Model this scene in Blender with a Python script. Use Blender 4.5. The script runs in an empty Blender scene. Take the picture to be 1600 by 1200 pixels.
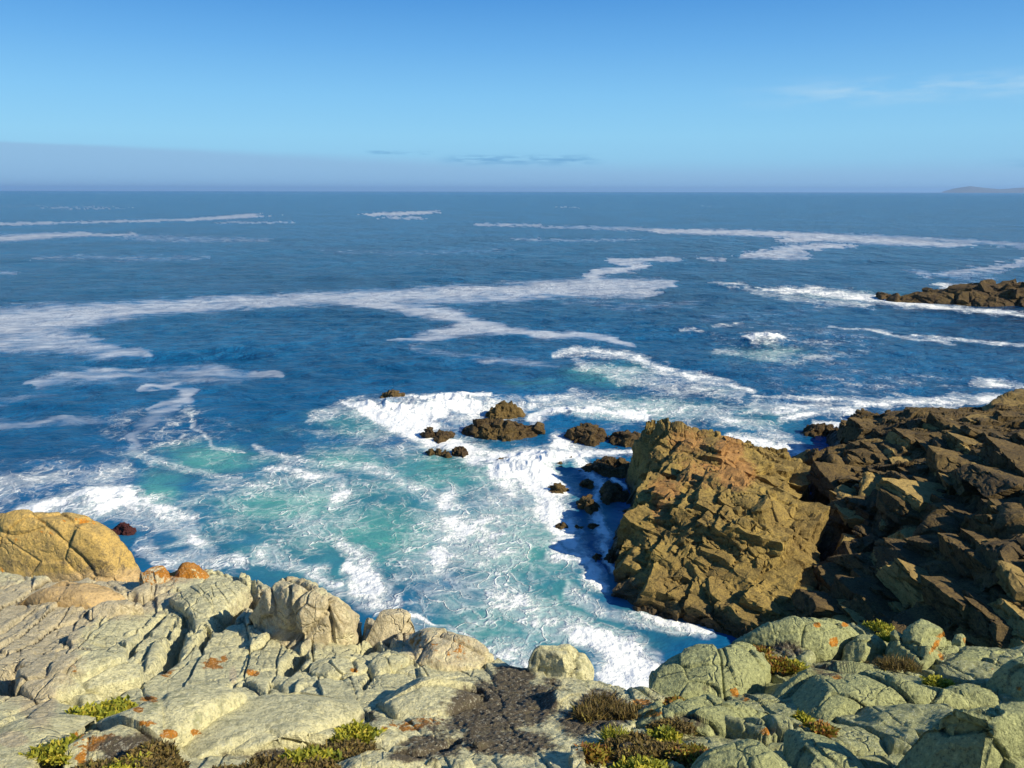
import bpy, math, random
import numpy as np
from concurrent.futures import ThreadPoolExecutor
from mathutils import Matrix, Vector

R = math.radians
C = bpy.context.scene.collection
# ---------------------------------------------------------------- camera
H = 14.0                      # eye height over the sea
F = 1250.0                    # focal length in px of the 1600 px wide photograph
PITCH = math.atan(301.3 / F)
ROLL = math.atan(3.2 / 1600)
cam = bpy.data.objects.new('camera', bpy.data.cameras.new('camera'))
C.objects.link(cam)
cam.data.sensor_width = 36.0
cam.data.lens = 36.0 * F / 1600.0
cam.data.clip_start = 0.05
cam.data.clip_end = 90000
Rm = Matrix.Rotation(math.pi / 2 - PITCH, 3, 'X') @ Matrix.Rotation(ROLL, 3, 'Z')
cam.matrix_world = Matrix.Translation((0, 0, H)) @ Rm.to_4x4()
bpy.context.scene.camera = cam
RM = np.array(Rm)

# ---------------------------------------------------------------- light
SUN_EL = R(33)
TO_SUN = np.array([0.90, -0.43]); TO_SUN /= np.linalg.norm(TO_SUN)
sun = bpy.data.objects.new('sun', bpy.data.lights.new('sun', 'SUN'))
C.objects.link(sun)
sun.data.energy = 5.0
sun.data.angle = R(0.5)
sun.data.color = (1.0, 0.90, 0.70)
sd = Vector((TO_SUN[0] * math.cos(SUN_EL), TO_SUN[1] * math.cos(SUN_EL), math.sin(SUN_EL)))
sun.rotation_euler = (-sd).to_track_quat('-Z', 'Y').to_euler()

sc = bpy.context.scene
sc.view_settings.view_transform = 'Standard'
sc.view_settings.look = 'None'
sc.view_settings.exposure = 0.45
sc.view_settings.gamma = 1.0
sc.cycles.max_bounces = 6
sc.cycles.volume_bounces = 0
sc.cycles.use_denoising = True

world = bpy.data.worlds.new('World')
sc.world = world
world.use_nodes = True
wt = world.node_tree
wt.nodes.clear()


class NT:
    """tiny node-tree writer"""
    def __init__(s, tree): s.t = tree
    def n(s, kind, **kw):
        nd = s.t.nodes.new(kind)
        for k, v in kw.items():
            if k.startswith('i_'):
                key = k[2:]
                key = int(key) if key.isdigit() else key.replace('_', ' ')
                s.put(nd.inputs[key], v)
            else:
                setattr(nd, k, v)
        return nd
    def put(s, sock, v):
        if isinstance(v, bpy.types.NodeSocket): s.t.links.new(v, sock)
        elif isinstance(v, bpy.types.Node): s.t.links.new(v.outputs[0], sock)
        else:
            if isinstance(v, (tuple, list)) and len(v) == 3 and sock.type == 'RGBA': v = (*v, 1)
            sock.default_value = v
    def m(s, op, a, b=0.0, c=None, clamp=False):
        nd = s.t.nodes.new('ShaderNodeMath'); nd.operation = op; nd.use_clamp = clamp
        s.put(nd.inputs[0], a); s.put(nd.inputs[1], b)
        if c is not None: s.put(nd.inputs[2], c)
        return nd.outputs[0]
    def ss(s, x, lo, hi, a=0.0, b=1.0):
        nd = s.t.nodes.new('ShaderNodeMapRange'); nd.interpolation_type = 'SMOOTHSTEP'
        s.put(nd.inputs[0], x)
        for i, v in enumerate((lo, hi, a, b)): s.put(nd.inputs[i + 1], v)
        return nd.outputs[0]
    def mix(s, f, a, b, mode='MIX'):
        nd = s.t.nodes.new('ShaderNodeMix'); nd.data_type = 'RGBA'; nd.blend_type = mode
        s.put(nd.inputs[0], f); s.put(nd.inputs[6], a); s.put(nd.inputs[7], b)
        return nd.outputs[2]
    def noise(s, vec, scale, detail=4, rough=0.55, dist=0.0, col=False):
        nd = s.t.nodes.new('ShaderNodeTexNoise')
        s.put(nd.inputs['Vector'], vec); s.put(nd.inputs['Scale'], scale)
        nd.inputs['Detail'].default_value = detail; nd.inputs['Roughness'].default_value = rough
        nd.inputs['Distortion'].default_value = dist
        return nd.outputs[1 if col else 0]
    def attr(s, name):
        nd = s.t.nodes.new('ShaderNodeAttribute'); nd.attribute_name = name
        return nd.outputs['Fac']
    def vmul(s, v, k):
        nd = s.t.nodes.new('ShaderNodeVectorMath'); nd.operation = 'MULTIPLY'
        s.put(nd.inputs[0], v); s.put(nd.inputs[1], k); return nd.outputs[0]
    def vadd(s, v, k):
        nd = s.t.nodes.new('ShaderNodeVectorMath'); nd.operation = 'ADD'
        s.put(nd.inputs[0], v); s.put(nd.inputs[1], k); return nd.outputs[0]


# sky: physical sky plus a thin bank of sea fog low over the horizon and two wisps
w = NT(wt)
sky = w.n('ShaderNodeTexSky', sky_type='NISHITA', sun_disc=False)
sky.sun_elevation = SUN_EL
sky.sun_rotation = math.atan2(TO_SUN[0], TO_SUN[1])
sky.air_density = 1.0; sky.dust_density = 0.6; sky.ozone_density = 2.5; sky.altitude = 0
geo = w.n('ShaderNodeTexCoord')
sep = w.n('ShaderNodeSeparateXYZ', i_0=geo.outputs['Generated'])
az = w.m('ARCTAN2', sep.outputs[0], sep.outputs[1])                 # radians right of the view axis
el = w.m('ARCSINE', sep.outputs[2])
skyc = w.n('ShaderNodeHueSaturation', i_Hue=0.495, i_Saturation=1.22, i_Value=1.0, i_Color=sky.outputs[0]).outputs[0]
gr = w.n('ShaderNodeValToRGB', i_Fac=w.ss(el, 0.0, 0.0)) if False else w.n('ShaderNodeValToRGB', i_Fac=w.m('MULTIPLY', el, 1.0 / 0.6, clamp=True))
STOPS = [(0.0, (.24, .56, .86)), (.105, (.25, .62, .93)), (.18, (.20, .55, .92)), (.27, (.125, .42, .85)), (.36, (.066, .30, .74)), (.7, (.03, .17, .52)), (1.0, (.02, .12, .42))]
ce = gr.color_ramp.elements
ce[0].position = 0; ce[0].color = (*STOPS[0][1], 1); ce[1].position = 1; ce[1].color = (*STOPS[-1][1], 1)
for p_, c_ in STOPS[1:-1]:
    e_ = ce.new(p_); e_.color = (*c_, 1)
grc = w.vmul(gr.outputs[0], (9.4, 9.0, 8.8))
grc = w.mix(w.ss(az, 0.1, 0.75, 0.0, 0.30), grc, w.vmul(grc, (0.85, 0.82, 0.86)))
skyc = w.mix(0.88, skyc, grc)
nz = w.noise(w.vmul(geo.outputs['Generated'], (9, 9, 60)), 1.0, 5)
top = w.ss(az, -0.62, 0.25, 0.0485, 0.026)
top = w.m('ADD', top, w.m('MULTIPLY', w.m('SUBTRACT', nz, 0.5), 0.004))
soft = w.ss(az, -0.6, 0.2, 0.0022, 0.013)
bank = w.m('SUBTRACT', 1.0, w.ss(el, w.m('SUBTRACT', top, soft), w.m('ADD', top, soft)))
bank = w.m('MULTIPLY', bank, 0.85)
FOG = (2.55, 4.45, 6.6)
c1 = w.mix(bank, skyc, FOG)
def wisp(a0, a1, e0, e1, sx):
    """elongated streak between two azimuths and elevations"""
    fa = w.m('MULTIPLY', w.ss(az, a0, a0 + sx), w.m('SUBTRACT', 1.0, w.ss(az, a1 - sx, a1)))
    mid = (e0 + e1) / 2; hw = (e1 - e0) / 2
    fe = w.m('SUBTRACT', 1.0, w.ss(w.m('ABSOLUTE', w.m('SUBTRACT', el, mid)), 0.0, hw))
    return w.m('MULTIPLY', fa, fe)
nzw = w.noise(w.vmul(geo.outputs['Generated'], (30, 30, 260)), 1.0, 4)
w1 = w.m('MULTIPLY', wisp(-0.10, 0.12, 0.027, 0.046, 0.05), w.ss(nzw, 0.40, 0.60), clamp=True)
w2 = w.m('MULTIPLY', wisp(-0.18, -0.09, 0.041, 0.048, 0.02), w.ss(nzw, 0.36, 0.58), clamp=True)
w3 = w.m('MULTIPLY', wisp(0.50, 0.80, 0.022, 0.036, 0.08), w.ss(nzw, 0.36, 0.62), clamp=True)
c2 = w.mix(w.m('MULTIPLY', w.m('ADD', w.m('ADD', w1, w2), w.m('MULTIPLY', w3, 0.6), clamp=True), 0.75), c1, (1.25, 3.35, 5.8))
nzc = w.noise(w.vmul(geo.outputs['Generated'], (14, 14, 90)), 1.0, 5, 0.6)
w4 = w.m('MULTIPLY', wisp(0.22, 0.68, 0.085, 0.128, 0.18), w.ss(nzc, 0.34, 0.70), clamp=True)
c3 = w.mix(w.m('MULTIPLY', w4, 0.3), c2, (6.5, 7.5, 7.6))
bg = w.n('ShaderNodeBackground', i_Color=c3, i_Strength=0.085)
out = w.n('ShaderNodeOutputWorld', i_Surface=bg.outputs[0])


# ---------------------------------------------------------------- pixel <-> place
def ray(u, v):
    u = np.asarray(u, float); v = np.asarray(v, float)
    d = np.stack([(u - 800) / F, (600 - v) / F, -np.ones_like(u + v)], -1)
    return d @ RM.T
def at_y(u, v, y):
    d = ray(u, v); k = np.asarray(y, float) / d[..., 1]
    return d * k[..., None] + np.array([0, 0, H])
def at_z(u, v, z=0.0):
    d = ray(u, v); k = (z - H) / d[..., 2]
    return d * k[..., None] + np.array([0, 0, H])
def project(P):
    q = (P - np.array([0, 0, H])) @ RM
    k = np.maximum(-q[..., 2], 1e-3)
    return 800 + F * q[..., 0] / k, 600 - F * q[..., 1] / k

# ---------------------------------------------------------------- numpy noise
POOL = ThreadPoolExecutor(4)
def chunked(fn, P, size=60000):
    n = len(P)
    if n <= size: return fn(P)
    parts = list(POOL.map(fn, [P[i:i + size] for i in range(0, n, size)]))
    if isinstance(parts[0], tuple): return tuple(np.concatenate(a) for a in zip(*parts))
    return np.concatenate(parts)
def hsh(x, y, z, s):
    h = (x.astype(np.uint32) * np.uint32(374761393)) ^ (y.astype(np.uint32) * np.uint32(668265263)) \
        ^ (z.astype(np.uint32) * np.uint32(2147483647 - 1640531)) ^ np.uint32((s * 974634777 + 12345) & 0xffffffff)
    h = (h ^ (h >> np.uint32(15))) * np.uint32(2246822519)
    h = (h ^ (h >> np.uint32(13))) * np.uint32(3266489917)
    return h ^ (h >> np.uint32(16))
def h01(x, y, z, s): return hsh(x, y, z, s).astype(np.float32) / np.float32(4294967295.0)
def _vn(P, s):
    i = np.floor(P).astype(np.int64); f = (P - i).astype(np.float32); f = f * f * f * (f * (f * 6 - 15) + 10)
    x, y, z = i[:, 0], i[:, 1], i[:, 2]; fx, fy, fz = f[:, 0], f[:, 1], f[:, 2]
    def L(a, b, t): return a + (b - a) * t
    g = lambda a, b, c: h01(x + a, y + b, z + c, s)
    return L(L(L(g(0,0,0), g(1,0,0), fx), L(g(0,1,0), g(1,1,0), fx), fy),
             L(L(g(0,0,1), g(1,0,1), fx), L(g(0,1,1), g(1,1,1), fx), fy), fz)
def fbm(P, scale, s=0, octv=4, gain=0.5, ridged=False):
    """value noise about -1..1, scale = metres per feature (number or 3-vector)"""
    def one(Q):
        Q = Q / np.asarray(scale, float); a = 1.0; t = 0; tot = 0
        for o in range(octv):
            v = _vn(Q, s + o * 17) * 2 - 1
            if ridged: v = 1 - 2 * np.abs(v)
            t = t + a * v; tot += a; a *= gain; Q = Q * 2.03 + 11.7
        return t / tot
    return chunked(one, P)
def worley(P, s):
    """F1, F2, cell randoms (3), vector from cell centre"""
    def one(Q):
        i = np.floor(Q).astype(np.int64)
        n = len(Q); f1 = np.full(n, 9.0, np.float32); f2 = f1.copy()
        best = np.zeros((n, 3), np.int64); vec = np.zeros((n, 3), np.float32)
        for dx in (-1, 0, 1):
            for dy in (-1, 0, 1):
                for dz in (-1, 0, 1):
                    cx = i[:, 0] + dx; cy = i[:, 1] + dy; cz = i[:, 2] + dz
                    h = hsh(cx, cy, cz, s)
                    p = np.stack([cx + (h & 1023) / 1023.0, cy + ((h >> 10) & 1023) / 1023.0, cz + ((h >> 20) & 1023) / 1023.0], 1)
                    d = (Q - p).astype(np.float32); q = (d * d).sum(1)
                    c = q < f1
                    f2 = np.where(c, f1, np.minimum(f2, q)); f1 = np.where(c, q, f1)
                    best[c] = np.stack([cx, cy, cz], 1)[c]; vec[c] = d[c]
        r = np.stack([h01(best[:, 0], best[:, 1], best[:, 2], s + 5 + k) for k in range(3)], 1)
        return np.sqrt(f1), np.sqrt(f2), r, vec
    return chunked(one, P, 30000)
def rot3(a, b, c): return np.array(Matrix.Rotation(a, 3, 'X') @ Matrix.Rotation(b, 3, 'Y') @ Matrix.Rotation(c, 3, 'Z'))
def facets(P, scale, s, off, tilt, crack=0.0, cw=0.10, rot=(0, 0, 0), warp=0.25):
    """jointed-rock relief: every cell is its own tilted plane, with a crack along its edge"""
    Q = (P @ rot3(*rot).T) / np.asarray(scale, float)
    if warp:
        Q = Q + warp * np.stack([fbm(Q, 0.9, s + 40 + k, 3) for k in range(3)], 1)
    f1, f2, r, v = worley(Q, s)
    d = off * (r[:, 0] - 0.5) * 2 + tilt * 2 * (v * (r - 0.5)).sum(1)
    if crack: d = d - crack * np.exp(-((f2 - f1) / cw) ** 2)
    return d
def sstep(x, a, b):
    t = np.clip((x - a) / (b - a), 0, 1); return t * t * (3 - 2 * t)

# ---------------------------------------------------------------- image-plan masks (where on the real ground a colour or foam patch lies)
def seg_dist(U, V, pts):
    """distance minus width ratio along a polyline of (u, v, w); returns min d/w"""
    best = np.full(U.shape, 99.0)
    for a, b in zip(pts[:-1], pts[1:]):
        ax, ay, aw = a; bx, by, bw = b
        dx, dy = bx - ax, by - ay; L = dx * dx + dy * dy + 1e-9
        t = np.clip(((U - ax) * dx + (V - ay) * dy) / L, 0, 1)
        d = np.hypot(U - ax - t * dx, V - ay - t * dy) / (aw + (bw - aw) * t)
        best = np.minimum(best, d)
    return best
def sample(img, step, u, v, u0=-200, v0=250):
    x = np.clip((u - u0) / step, 0, img.shape[1] - 1.01); y = np.clip((v - v0) / step, 0, img.shape[0] - 1.01)
    i = x.astype(int); j = y.astype(int); fx = x - i; fy = y - j
    return (img[j, i] * (1 - fx) * (1 - fy) + img[j, i + 1] * fx * (1 - fy) + img[j + 1, i] * (1 - fx) * fy + img[j + 1, i + 1] * fx * fy)

# ---------------------------------------------------------------- objects
def mesh_obj(name, V, faces, mat, attrs=None, smooth=True, origin=None, parent=None):
    """faces: (n,4) or (n,3) int array"""
    V = np.asarray(V, float)
    if origin is None: origin = np.zeros(3)
    me = bpy.data.meshes.new(name)
    me.vertices.add(len(V)); me.vertices.foreach_set('co', (V - origin).astype(np.float32).ravel())
    k = faces.shape[1]; nf = len(faces)
    me.loops.add(nf * k); me.loops.foreach_set('vertex_index', faces.astype(np.int32).ravel())
    me.polygons.add(nf); me.polygons.foreach_set('loop_start', np.arange(0, nf * k, k, dtype=np.int32))
    me.polygons.foreach_set('use_smooth', np.full(nf, smooth, bool))
    for an, av in (attrs or {}).items():
        a = me.attributes.new(an, 'FLOAT', 'POINT'); a.data.foreach_set('value', np.asarray(av, np.float32))
    me.update(calc_edges=True)
    me.materials.append(mat)
    o = bpy.data.objects.new(name, me); C.objects.link(o)
    o.location = origin
    if parent: o.parent = parent; o.location = (0, 0, 0)
    return o
def tag(o, label=None, cat=None, group=None, kind=None):
    if label: o['label'] = label
    if cat: o['category'] = cat
    if group: o['group'] = group
    if kind: o['kind'] = kind
    elif cat: o['kind'] = 'thing'
    return o
def grid_faces(nr, nc):
    i = np.arange(nr - 1)[:, None] * nc + np.arange(nc - 1)[None]
    i = i.ravel(); return np.stack([i, i + 1, i + nc + 1, i + nc], 1)
def grid_normals(P, nr, nc):
    G = P.reshape(nr, nc, 3)
    a = np.gradient(G, axis=1); b = np.gradient(G, axis=0)
    n = np.cross(a, b).reshape(-1, 3); n /= np.linalg.norm(n, axis=1)[:, None] + 1e-12
    return n
class TPS:
    def __init__(s, xy, z, lam=0.0):
        s.c = xy; n = len(xy)
        K = s.k(xy, xy) + lam * np.eye(n); Pm = np.hstack([np.ones((n, 1)), xy])
        A = np.block([[K, Pm], [Pm.T, np.zeros((3, 3))]])
        s.w = np.linalg.solve(A, np.concatenate([z, np.zeros(3)]))
    @staticmethod
    def k(a, b):
        d2 = ((a[:, None] - b[None]) ** 2).sum(2); return 0.5 * d2 * np.log(d2 + 1e-9)
    def __call__(s, x, y):
        x = np.asarray(x, float); sh = x.shape; Q = np.stack([x.ravel(), np.asarray(y, float).ravel()], 1)
        r = chunked(lambda q: s.k(q, s.c) @ s.w[:-3] + s.w[-3] + q @ s.w[-2:], Q, 20000)
        return r.reshape(sh)

def blocks_geo(Cn, Sz, R0, jit, seed, res=9, rough=0.03, chips=4):
    """angular joint blocks: boxes with chipped corners, roughly aligned to one joint direction R0"""
    rng = np.random.RandomState(seed); g = np.linspace(-1, 1, res); A, B = np.meshgrid(g, g, indexing='ij'); A = A.ravel(); B = B.ravel(); O = np.ones_like(A)
    faces = [np.stack(x, 1) for x in ((A, B, O), (B, A, -O), (O, A, B), (-O, B, A), (B, O, A), (A, -O, B))]
    U = np.concatenate(faces); gf = grid_faces(res, res); F1 = np.concatenate([gf + i * res * res for i in range(6)])
    Vs, Fs = [], []
    for i, (c, sz) in enumerate(zip(Cn, Sz)):
        X = U.copy()
        tp = rng.normal(0, .10, 6)
        X = X * np.stack([1 + tp[0] * U[:, 2] + tp[1] * U[:, 1], 1 + tp[2] * U[:, 0] + tp[3] * U[:, 2], 1 + tp[4] * U[:, 0] + tp[5] * U[:, 1]], 1)
        for k in range(chips):
            n = rng.normal(0, 1, 3) + np.array([0, 0, .5]); n /= np.linalg.norm(n); dd = rng.uniform(0.85, 1.3)
            ex = np.maximum(X @ n - dd, 0); X = X - ex[:, None] * n
        Rr = rot3(*(np.asarray(R0) + rng.normal(0, jit, 3))).T
        Vs.append((X * (np.asarray(sz) / 2)) @ Rr.T + c); Fs.append(F1 + i * len(U))
    V = np.concatenate(Vs); Fx = np.concatenate(Fs); sc_ = np.repeat([min(z) for z in Sz], len(U))
    ctr = np.repeat(np.asarray(Cn), len(U), 0); Nn = V - ctr; Nn /= np.linalg.norm(Nn, axis=1)[:, None] + 1e-9
    if res > 9:
        V = V + Nn * (facets(V, (0.85, 0.85, 0.5), seed + 50, 0.012, 0.05, 0.12, 0.04, R0, 0.08) + facets(V, (0.30, 0.30, 0.2), seed + 51, 0.003, 0.015, 0.03, 0.06, R0, 0.12))[:, None]
    V = V + (np.stack([fbm(V, 0.5, seed + 1 + k, 4, 0.6) for k in range(3)], 1) * rough * 2.2 * sc_[:, None])
    return V, Fx
# ---------------------------------------------------------------- materials
def mat_new(name):
    m = bpy.data.materials.new(name); m.use_nodes = True; m.node_tree.nodes.clear()
    return m, NT(m.node_tree)
def rock_material(name, base_a, base_b, speck, warm, dark=(0.085, 0.068, 0.045), orange=(0.50, 0.20, 0.018), k=1.0, wet=False, bump=0.5, grain=1.0):
    """attributes: warm (tan stone, also sunlight painted on headland facets), orange (lichen), soil (dark earth), green"""
    m, t = mat_new(name)
    P = t.n('ShaderNodeNewGeometry').outputs['Position']
    n1 = t.noise(P, 1.1 * k, 7, 0.62, 0.4)
    n2 = t.noise(t.vadd(P, (7, 3, 1)), 9.0 * k, 8, 0.72)
    n3 = t.noise(t.vadd(P, (1, 9, 4)), 42.0 * k, 5, 0.75)
    n4 = t.noise(t.vadd(P, (5, 2, 8)), 21.0 * k, 6, 0.7)
    c = t.mix(t.ss(n1, 0.34, 0.66), base_a, base_b)
    c = t.mix(t.m('MULTIPLY', t.ss(n2, 0.50, 0.59), 0.60), c, speck)
    c = t.mix(t.m('MULTIPLY', t.ss(n4, 0.52, 0.60), 0.60 * grain), c, speck)
    wf = t.ss(t.m('ADD', t.attr('warm'), t.m('MULTIPLY', t.m('SUBTRACT', n2, 0.5), 0.9)), 0.35, 0.65)
    wc = t.mix(t.ss(n2, 0.4, 0.65), warm, tuple(x * 0.72 for x in warm))
    c = t.mix(wf, c, wc)
    gf = t.ss(t.m('ADD', t.attr('green'), t.m('MULTIPLY', t.m('SUBTRACT', n2, 0.5), 1.6)), 0.4, 0.8)
    c = t.mix(t.m('MULTIPLY', gf, 0.9), c, (0.37, 0.39, 0.18))
    of = t.ss(t.m('ADD', t.m('ADD', t.attr('orange'), t.m('MULTIPLY', t.m('SUBTRACT', n2, 0.5), 2.6)), t.m('MULTIPLY', t.m('SUBTRACT', n4, 0.5), 1.6)), 0.58, 0.72)
    c = t.mix(of, c, t.mix(n3, tuple(x * 0.6 for x in orange), tuple(min(1, x * 1.35) for x in orange)))
    sf = t.ss(t.m('ADD', t.attr('soil'), t.m('MULTIPLY', t.m('SUBTRACT', n2, 0.5), 1.1)), 0.38, 0.62)
    c = t.mix(sf, c, t.mix(t.ss(n3, 0.35, 0.75), dark, tuple(x * 2.0 for x in dark)))
    # grain of the stone
    c = t.mix(t.m('MULTIPLY', t.ss(n3, 0.38, 0.48, 1.0, 0.0), 0.55 * grain, clamp=True), c, tuple(x * 0.33 for x in base_b))
    c = t.mix(t.m('MULTIPLY', t.ss(n3, 0.54, 0.63), 0.38 * grain), c, tuple(min(0.85, x * 1.5) for x in base_a))
    rough = 0.9
    if wet:
        z = t.n('ShaderNodeSeparateXYZ', i_0=P).outputs[2]
        wz = t.ss(t.m('ADD', z, t.m('MULTIPLY', t.m('SUBTRACT', n1, 0.5), 1.6)), 0.10, 0.95, 1.0, 0.0)
        c = t.mix(t.m('MULTIPLY', wz, 0.82), c, t.mix(n2, (0.016, 0.012, 0.010), (0.075, 0.045, 0.025)))
        rough = t.ss(wz, 0.0, 1.0, 0.9, 0.38)
    b = t.m('ADD', t.m('ADD', t.m('MULTIPLY', n2, 0.085 / k), t.m('MULTIPLY', n4, 0.04 / k)), t.m('MULTIPLY', n3, 0.022 / k))
    vo = t.n('ShaderNodeTexVoronoi', feature='DISTANCE_TO_EDGE')
    wv = t.vadd(P, t.vmul(t.noise(P, 2.0 * k, 4, 0.6, col=True), (0.7 / k,) * 3))
    t.put(vo.inputs['Vector'], wv); vo.inputs['Scale'].default_value = 2.3 * k
    cr = t.m('MULTIPLY', t.ss(vo.outputs[0], 0.0, 0.035, 1.0, 0.0), t.ss(n1, 0.45, 0.62))
    b = t.m('SUBTRACT', b, t.m('MULTIPLY', cr, 0.045 / k))
    bp = t.n('ShaderNodeBump', i_Strength=bump, i_Distance=1.0, i_Height=b)
    pr = t.n('ShaderNodeBsdfPrincipled', i_Base_Color=c, i_Roughness=rough, i_Normal=bp.outputs[0])
    pr.inputs['Specular IOR Level'].default_value = 0.25
    t.n('ShaderNodeOutputMaterial', i_Surface=pr.outputs[0])
    return m

M_LEDGE = rock_material('pale_lichen_rock', (0.80, 0.75, 0.43), (0.69, 0.65, 0.37), (0.40, 0.39, 0.23), (0.68, 0.58, 0.36), grain=0.95, bump=0.85)
M_GREY = rock_material('grey_green_lichen_rock', (0.47, 0.48, 0.22), (0.34, 0.37, 0.19), (0.18, 0.21, 0.12), (0.42, 0.36, 0.20), grain=1.3, bump=0.8)
M_YELLOW = rock_material('yellow_stained_rock', (0.52, 0.35, 0.10), (0.44, 0.31, 0.11), (0.22, 0.17, 0.08), (0.50, 0.36, 0.18), k=0.6)
M_CRAG = rock_material('olive_brown_rock', (0.33, 0.235, 0.065), (0.21, 0.145, 0.047), (0.13, 0.095, 0.036), (0.36, 0.19, 0.065), k=0.45, wet=True, bump=0.55)
M_SLOPE = rock_material('dark_brown_rock', (0.155, 0.105, 0.036), (0.080, 0.056, 0.024), (0.045, 0.033, 0.018), (0.38, 0.27, 0.09), k=0.45, wet=True, bump=0.55)  # warm tone also paints sunlight onto the lit facets of the slope
M_SEAROCK = rock_material('mussel_crusted_rock', (0.17, 0.115, 0.04), (0.085, 0.055, 0.028), (0.04, 0.028, 0.018), (0.22, 0.15, 0.05), k=0.4, wet=False, bump=1.0, grain=1.3)
M_RED = rock_material('weed_covered_rock', (0.10, 0.030, 0.028), (0.06, 0.018, 0.018), (0.03, 0.012, 0.012), (0.10, 0.04, 0.03), k=1.2, bump=1.0)
#@@SEA
# ---------------------------------------------------------------- sea
def build_sea():
    step = 2
    U, V = np.meshgrid(np.arange(-200, 1800, step, dtype=float), np.arange(250, 1202, step, dtype=float))
    film = np.zeros_like(U); foam = np.zeros_like(U); teal = np.zeros_like(U)
    def stroke(img, val, pts, soft=1.0):
        u = [p[0] for p in pts]; v = [p[1] for p in pts]; wm = max(p[2] for p in pts) * 1.6 + 4
        i0 = max(0, int((min(u) - wm + 200) / step)); i1 = int((max(u) + wm + 200) / step) + 2
        j0 = max(0, int((min(v) - wm - 250) / step)); j1 = int((max(v) + wm - 250) / step) + 2
        s = np.s_[j0:j1, i0:i1]
        d = seg_dist(U[s], V[s], pts)
        img[s] = np.maximum(img[s], val * (1 - sstep(d, 0.15, 1.75)))
    def blob(img, val, u, v, rx, ry, rot=0.0, add=False):
        c, s_ = math.cos(rot), math.sin(rot); du, dv = U - u, V - v
        d = np.hypot((du * c + dv * s_) / rx, (-du * s_ + dv * c) / ry)
        g = val * np.exp(-d ** 2 * 1.2)
        if add: img += g
        else: np.maximum(img, g, out=img)
    # drifting foam film, far to near
    for val, pts in [
        (.80, [(-80,512,24),(60,500,22),(150,491,15),(240,481,12),(350,473,10),(500,467,10),(600,464,11),(700,460,13),(800,457,14),(880,450,13),(960,446,12),(1050,443,7)]),
        (.62, [(-80,530,20),(0,530,20),(60,528,19),(130,540,14),(190,550,10),(240,554,5)]),
        (.80, [(540,472,6),(640,483,9),(700,491,10),(745,508,12),(790,516,9)]),
        (.70, [(745,510,10),(700,522,9),(650,529,8),(605,532,3)]),
        (.85, [(780,517,6),(830,521,7),(900,523,6),(950,528,4),(995,540,2.5)]),
        (.90, [(1065,404,1.8),(1000,405,3),(950,407,4),(990,411,4),(1010,415,4),(985,421,4),(940,425,5),(925,433,8),(935,443,10),(960,448,10)]),
        (.78, [(880,455,9),(960,455,10),(1010,458,6),(1035,448,6)]),
        (.75, [(-80,352,2.4),(0,350,2.0),(150,347,1.6),(300,343,2.2),(380,338,2.8),(420,337,1.6)]),
        (.7, [(320,341,1.6),(400,334,1.2)]),
        (.72, [(-80,376,5),(0,373,6),(60,369,5),(130,366,4),(205,367,2)]),
        (.35, [(200,370,6),(300,374,6),(420,376,3)]),
        (.95, [(565,335,1.6),(620,334,2.6),(690,331,1.6)]), (.8, [(600,340,1.8),(660,341,1.4)]),
        (.7, [(350,347,1.2),(455,348,1.6)]), (.6, [(100,324,1.2),(180,326,1.4)]), (.25, [(-80,322,2),(180,323,2)]),
        (.7, [(740,351,1.8),(845,352,2.2)]), (.55, [(850,355,2),(930,356,3),(1000,358,3),(1060,361,3)]),
        (.95, [(1020,361,2.2),(1090,362,4),(1170,364,4.4),(1250,367,4),(1330,371,4)]),
        (.9, [(1220,375,5),(1300,372,5),(1380,376,6),(1450,381,4),(1520,383,2)]),
        (.6, [(1250,366,4),(1380,370,3),(1500,376,3),(1600,382,2.5),(1800,388,3)]),
        (.95, [(1155,401,2.5),(1200,396,7),(1240,390,7),(1280,385,4),(1335,384,2)]),
        (.7, [(1180,402,3),(1250,401,6),(1260,395,6)]),
        (.5, [(800,374,1.6),(900,376,1.8),(1000,374,1.6)]), (.8, [(1092,404,1.6),(1136,405,2.2)]),
        (.75, [(1440,430,4),(1500,425,4),(1550,420,5),(1600,411,6),(1800,395,8)]), (.35, [(1420,424,3),(1520,435,7),(1560,425,5)]),
        (.5, [(870,324,1.2),(905,324,1.4)]), (.35, [(1100,322,1),(1140,323,1)]), (.45, [(1560,386,2),(1800,392,2)]),
        (.30, [(60,402,4),(200,404,5),(330,402,3)]), (.22, [(500,392,4),(640,396,5),(800,390,4)]), (.45, [(-40,428,3),(20,427,3)]),
        (.50, [(60,600,8),(110,587,9),(180,583,9),(250,580,8),(330,578,9),(400,585,8),(432,588,4)]),
        (.30, [(100,588,14),(250,586,16),(380,586,12)]),
        (.7, [(230,604,4),(275,602,5),(298,612,7),(285,625,8),(245,635,6),(225,643,4)]),
        (.48, [(290,618,7),(275,640,8),(235,655,9),(212,680,9),(205,700,10)]),
        (.42, [(-80,668,9),(0,660,8),(80,655,6),(150,657,5),(195,661,3)]), (.3, [(-80,625,6),(20,628,8),(80,615,6)]),
        (.25, [(880,470,8),(1000,480,8),(1100,470,6)]), (.2, [(1100,500,8),(1300,480,6)]), (.3, [(640,545,5),(760,560,6),(870,570,6)]),
    ]: stroke(film, val, pts, 1.0)
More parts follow.
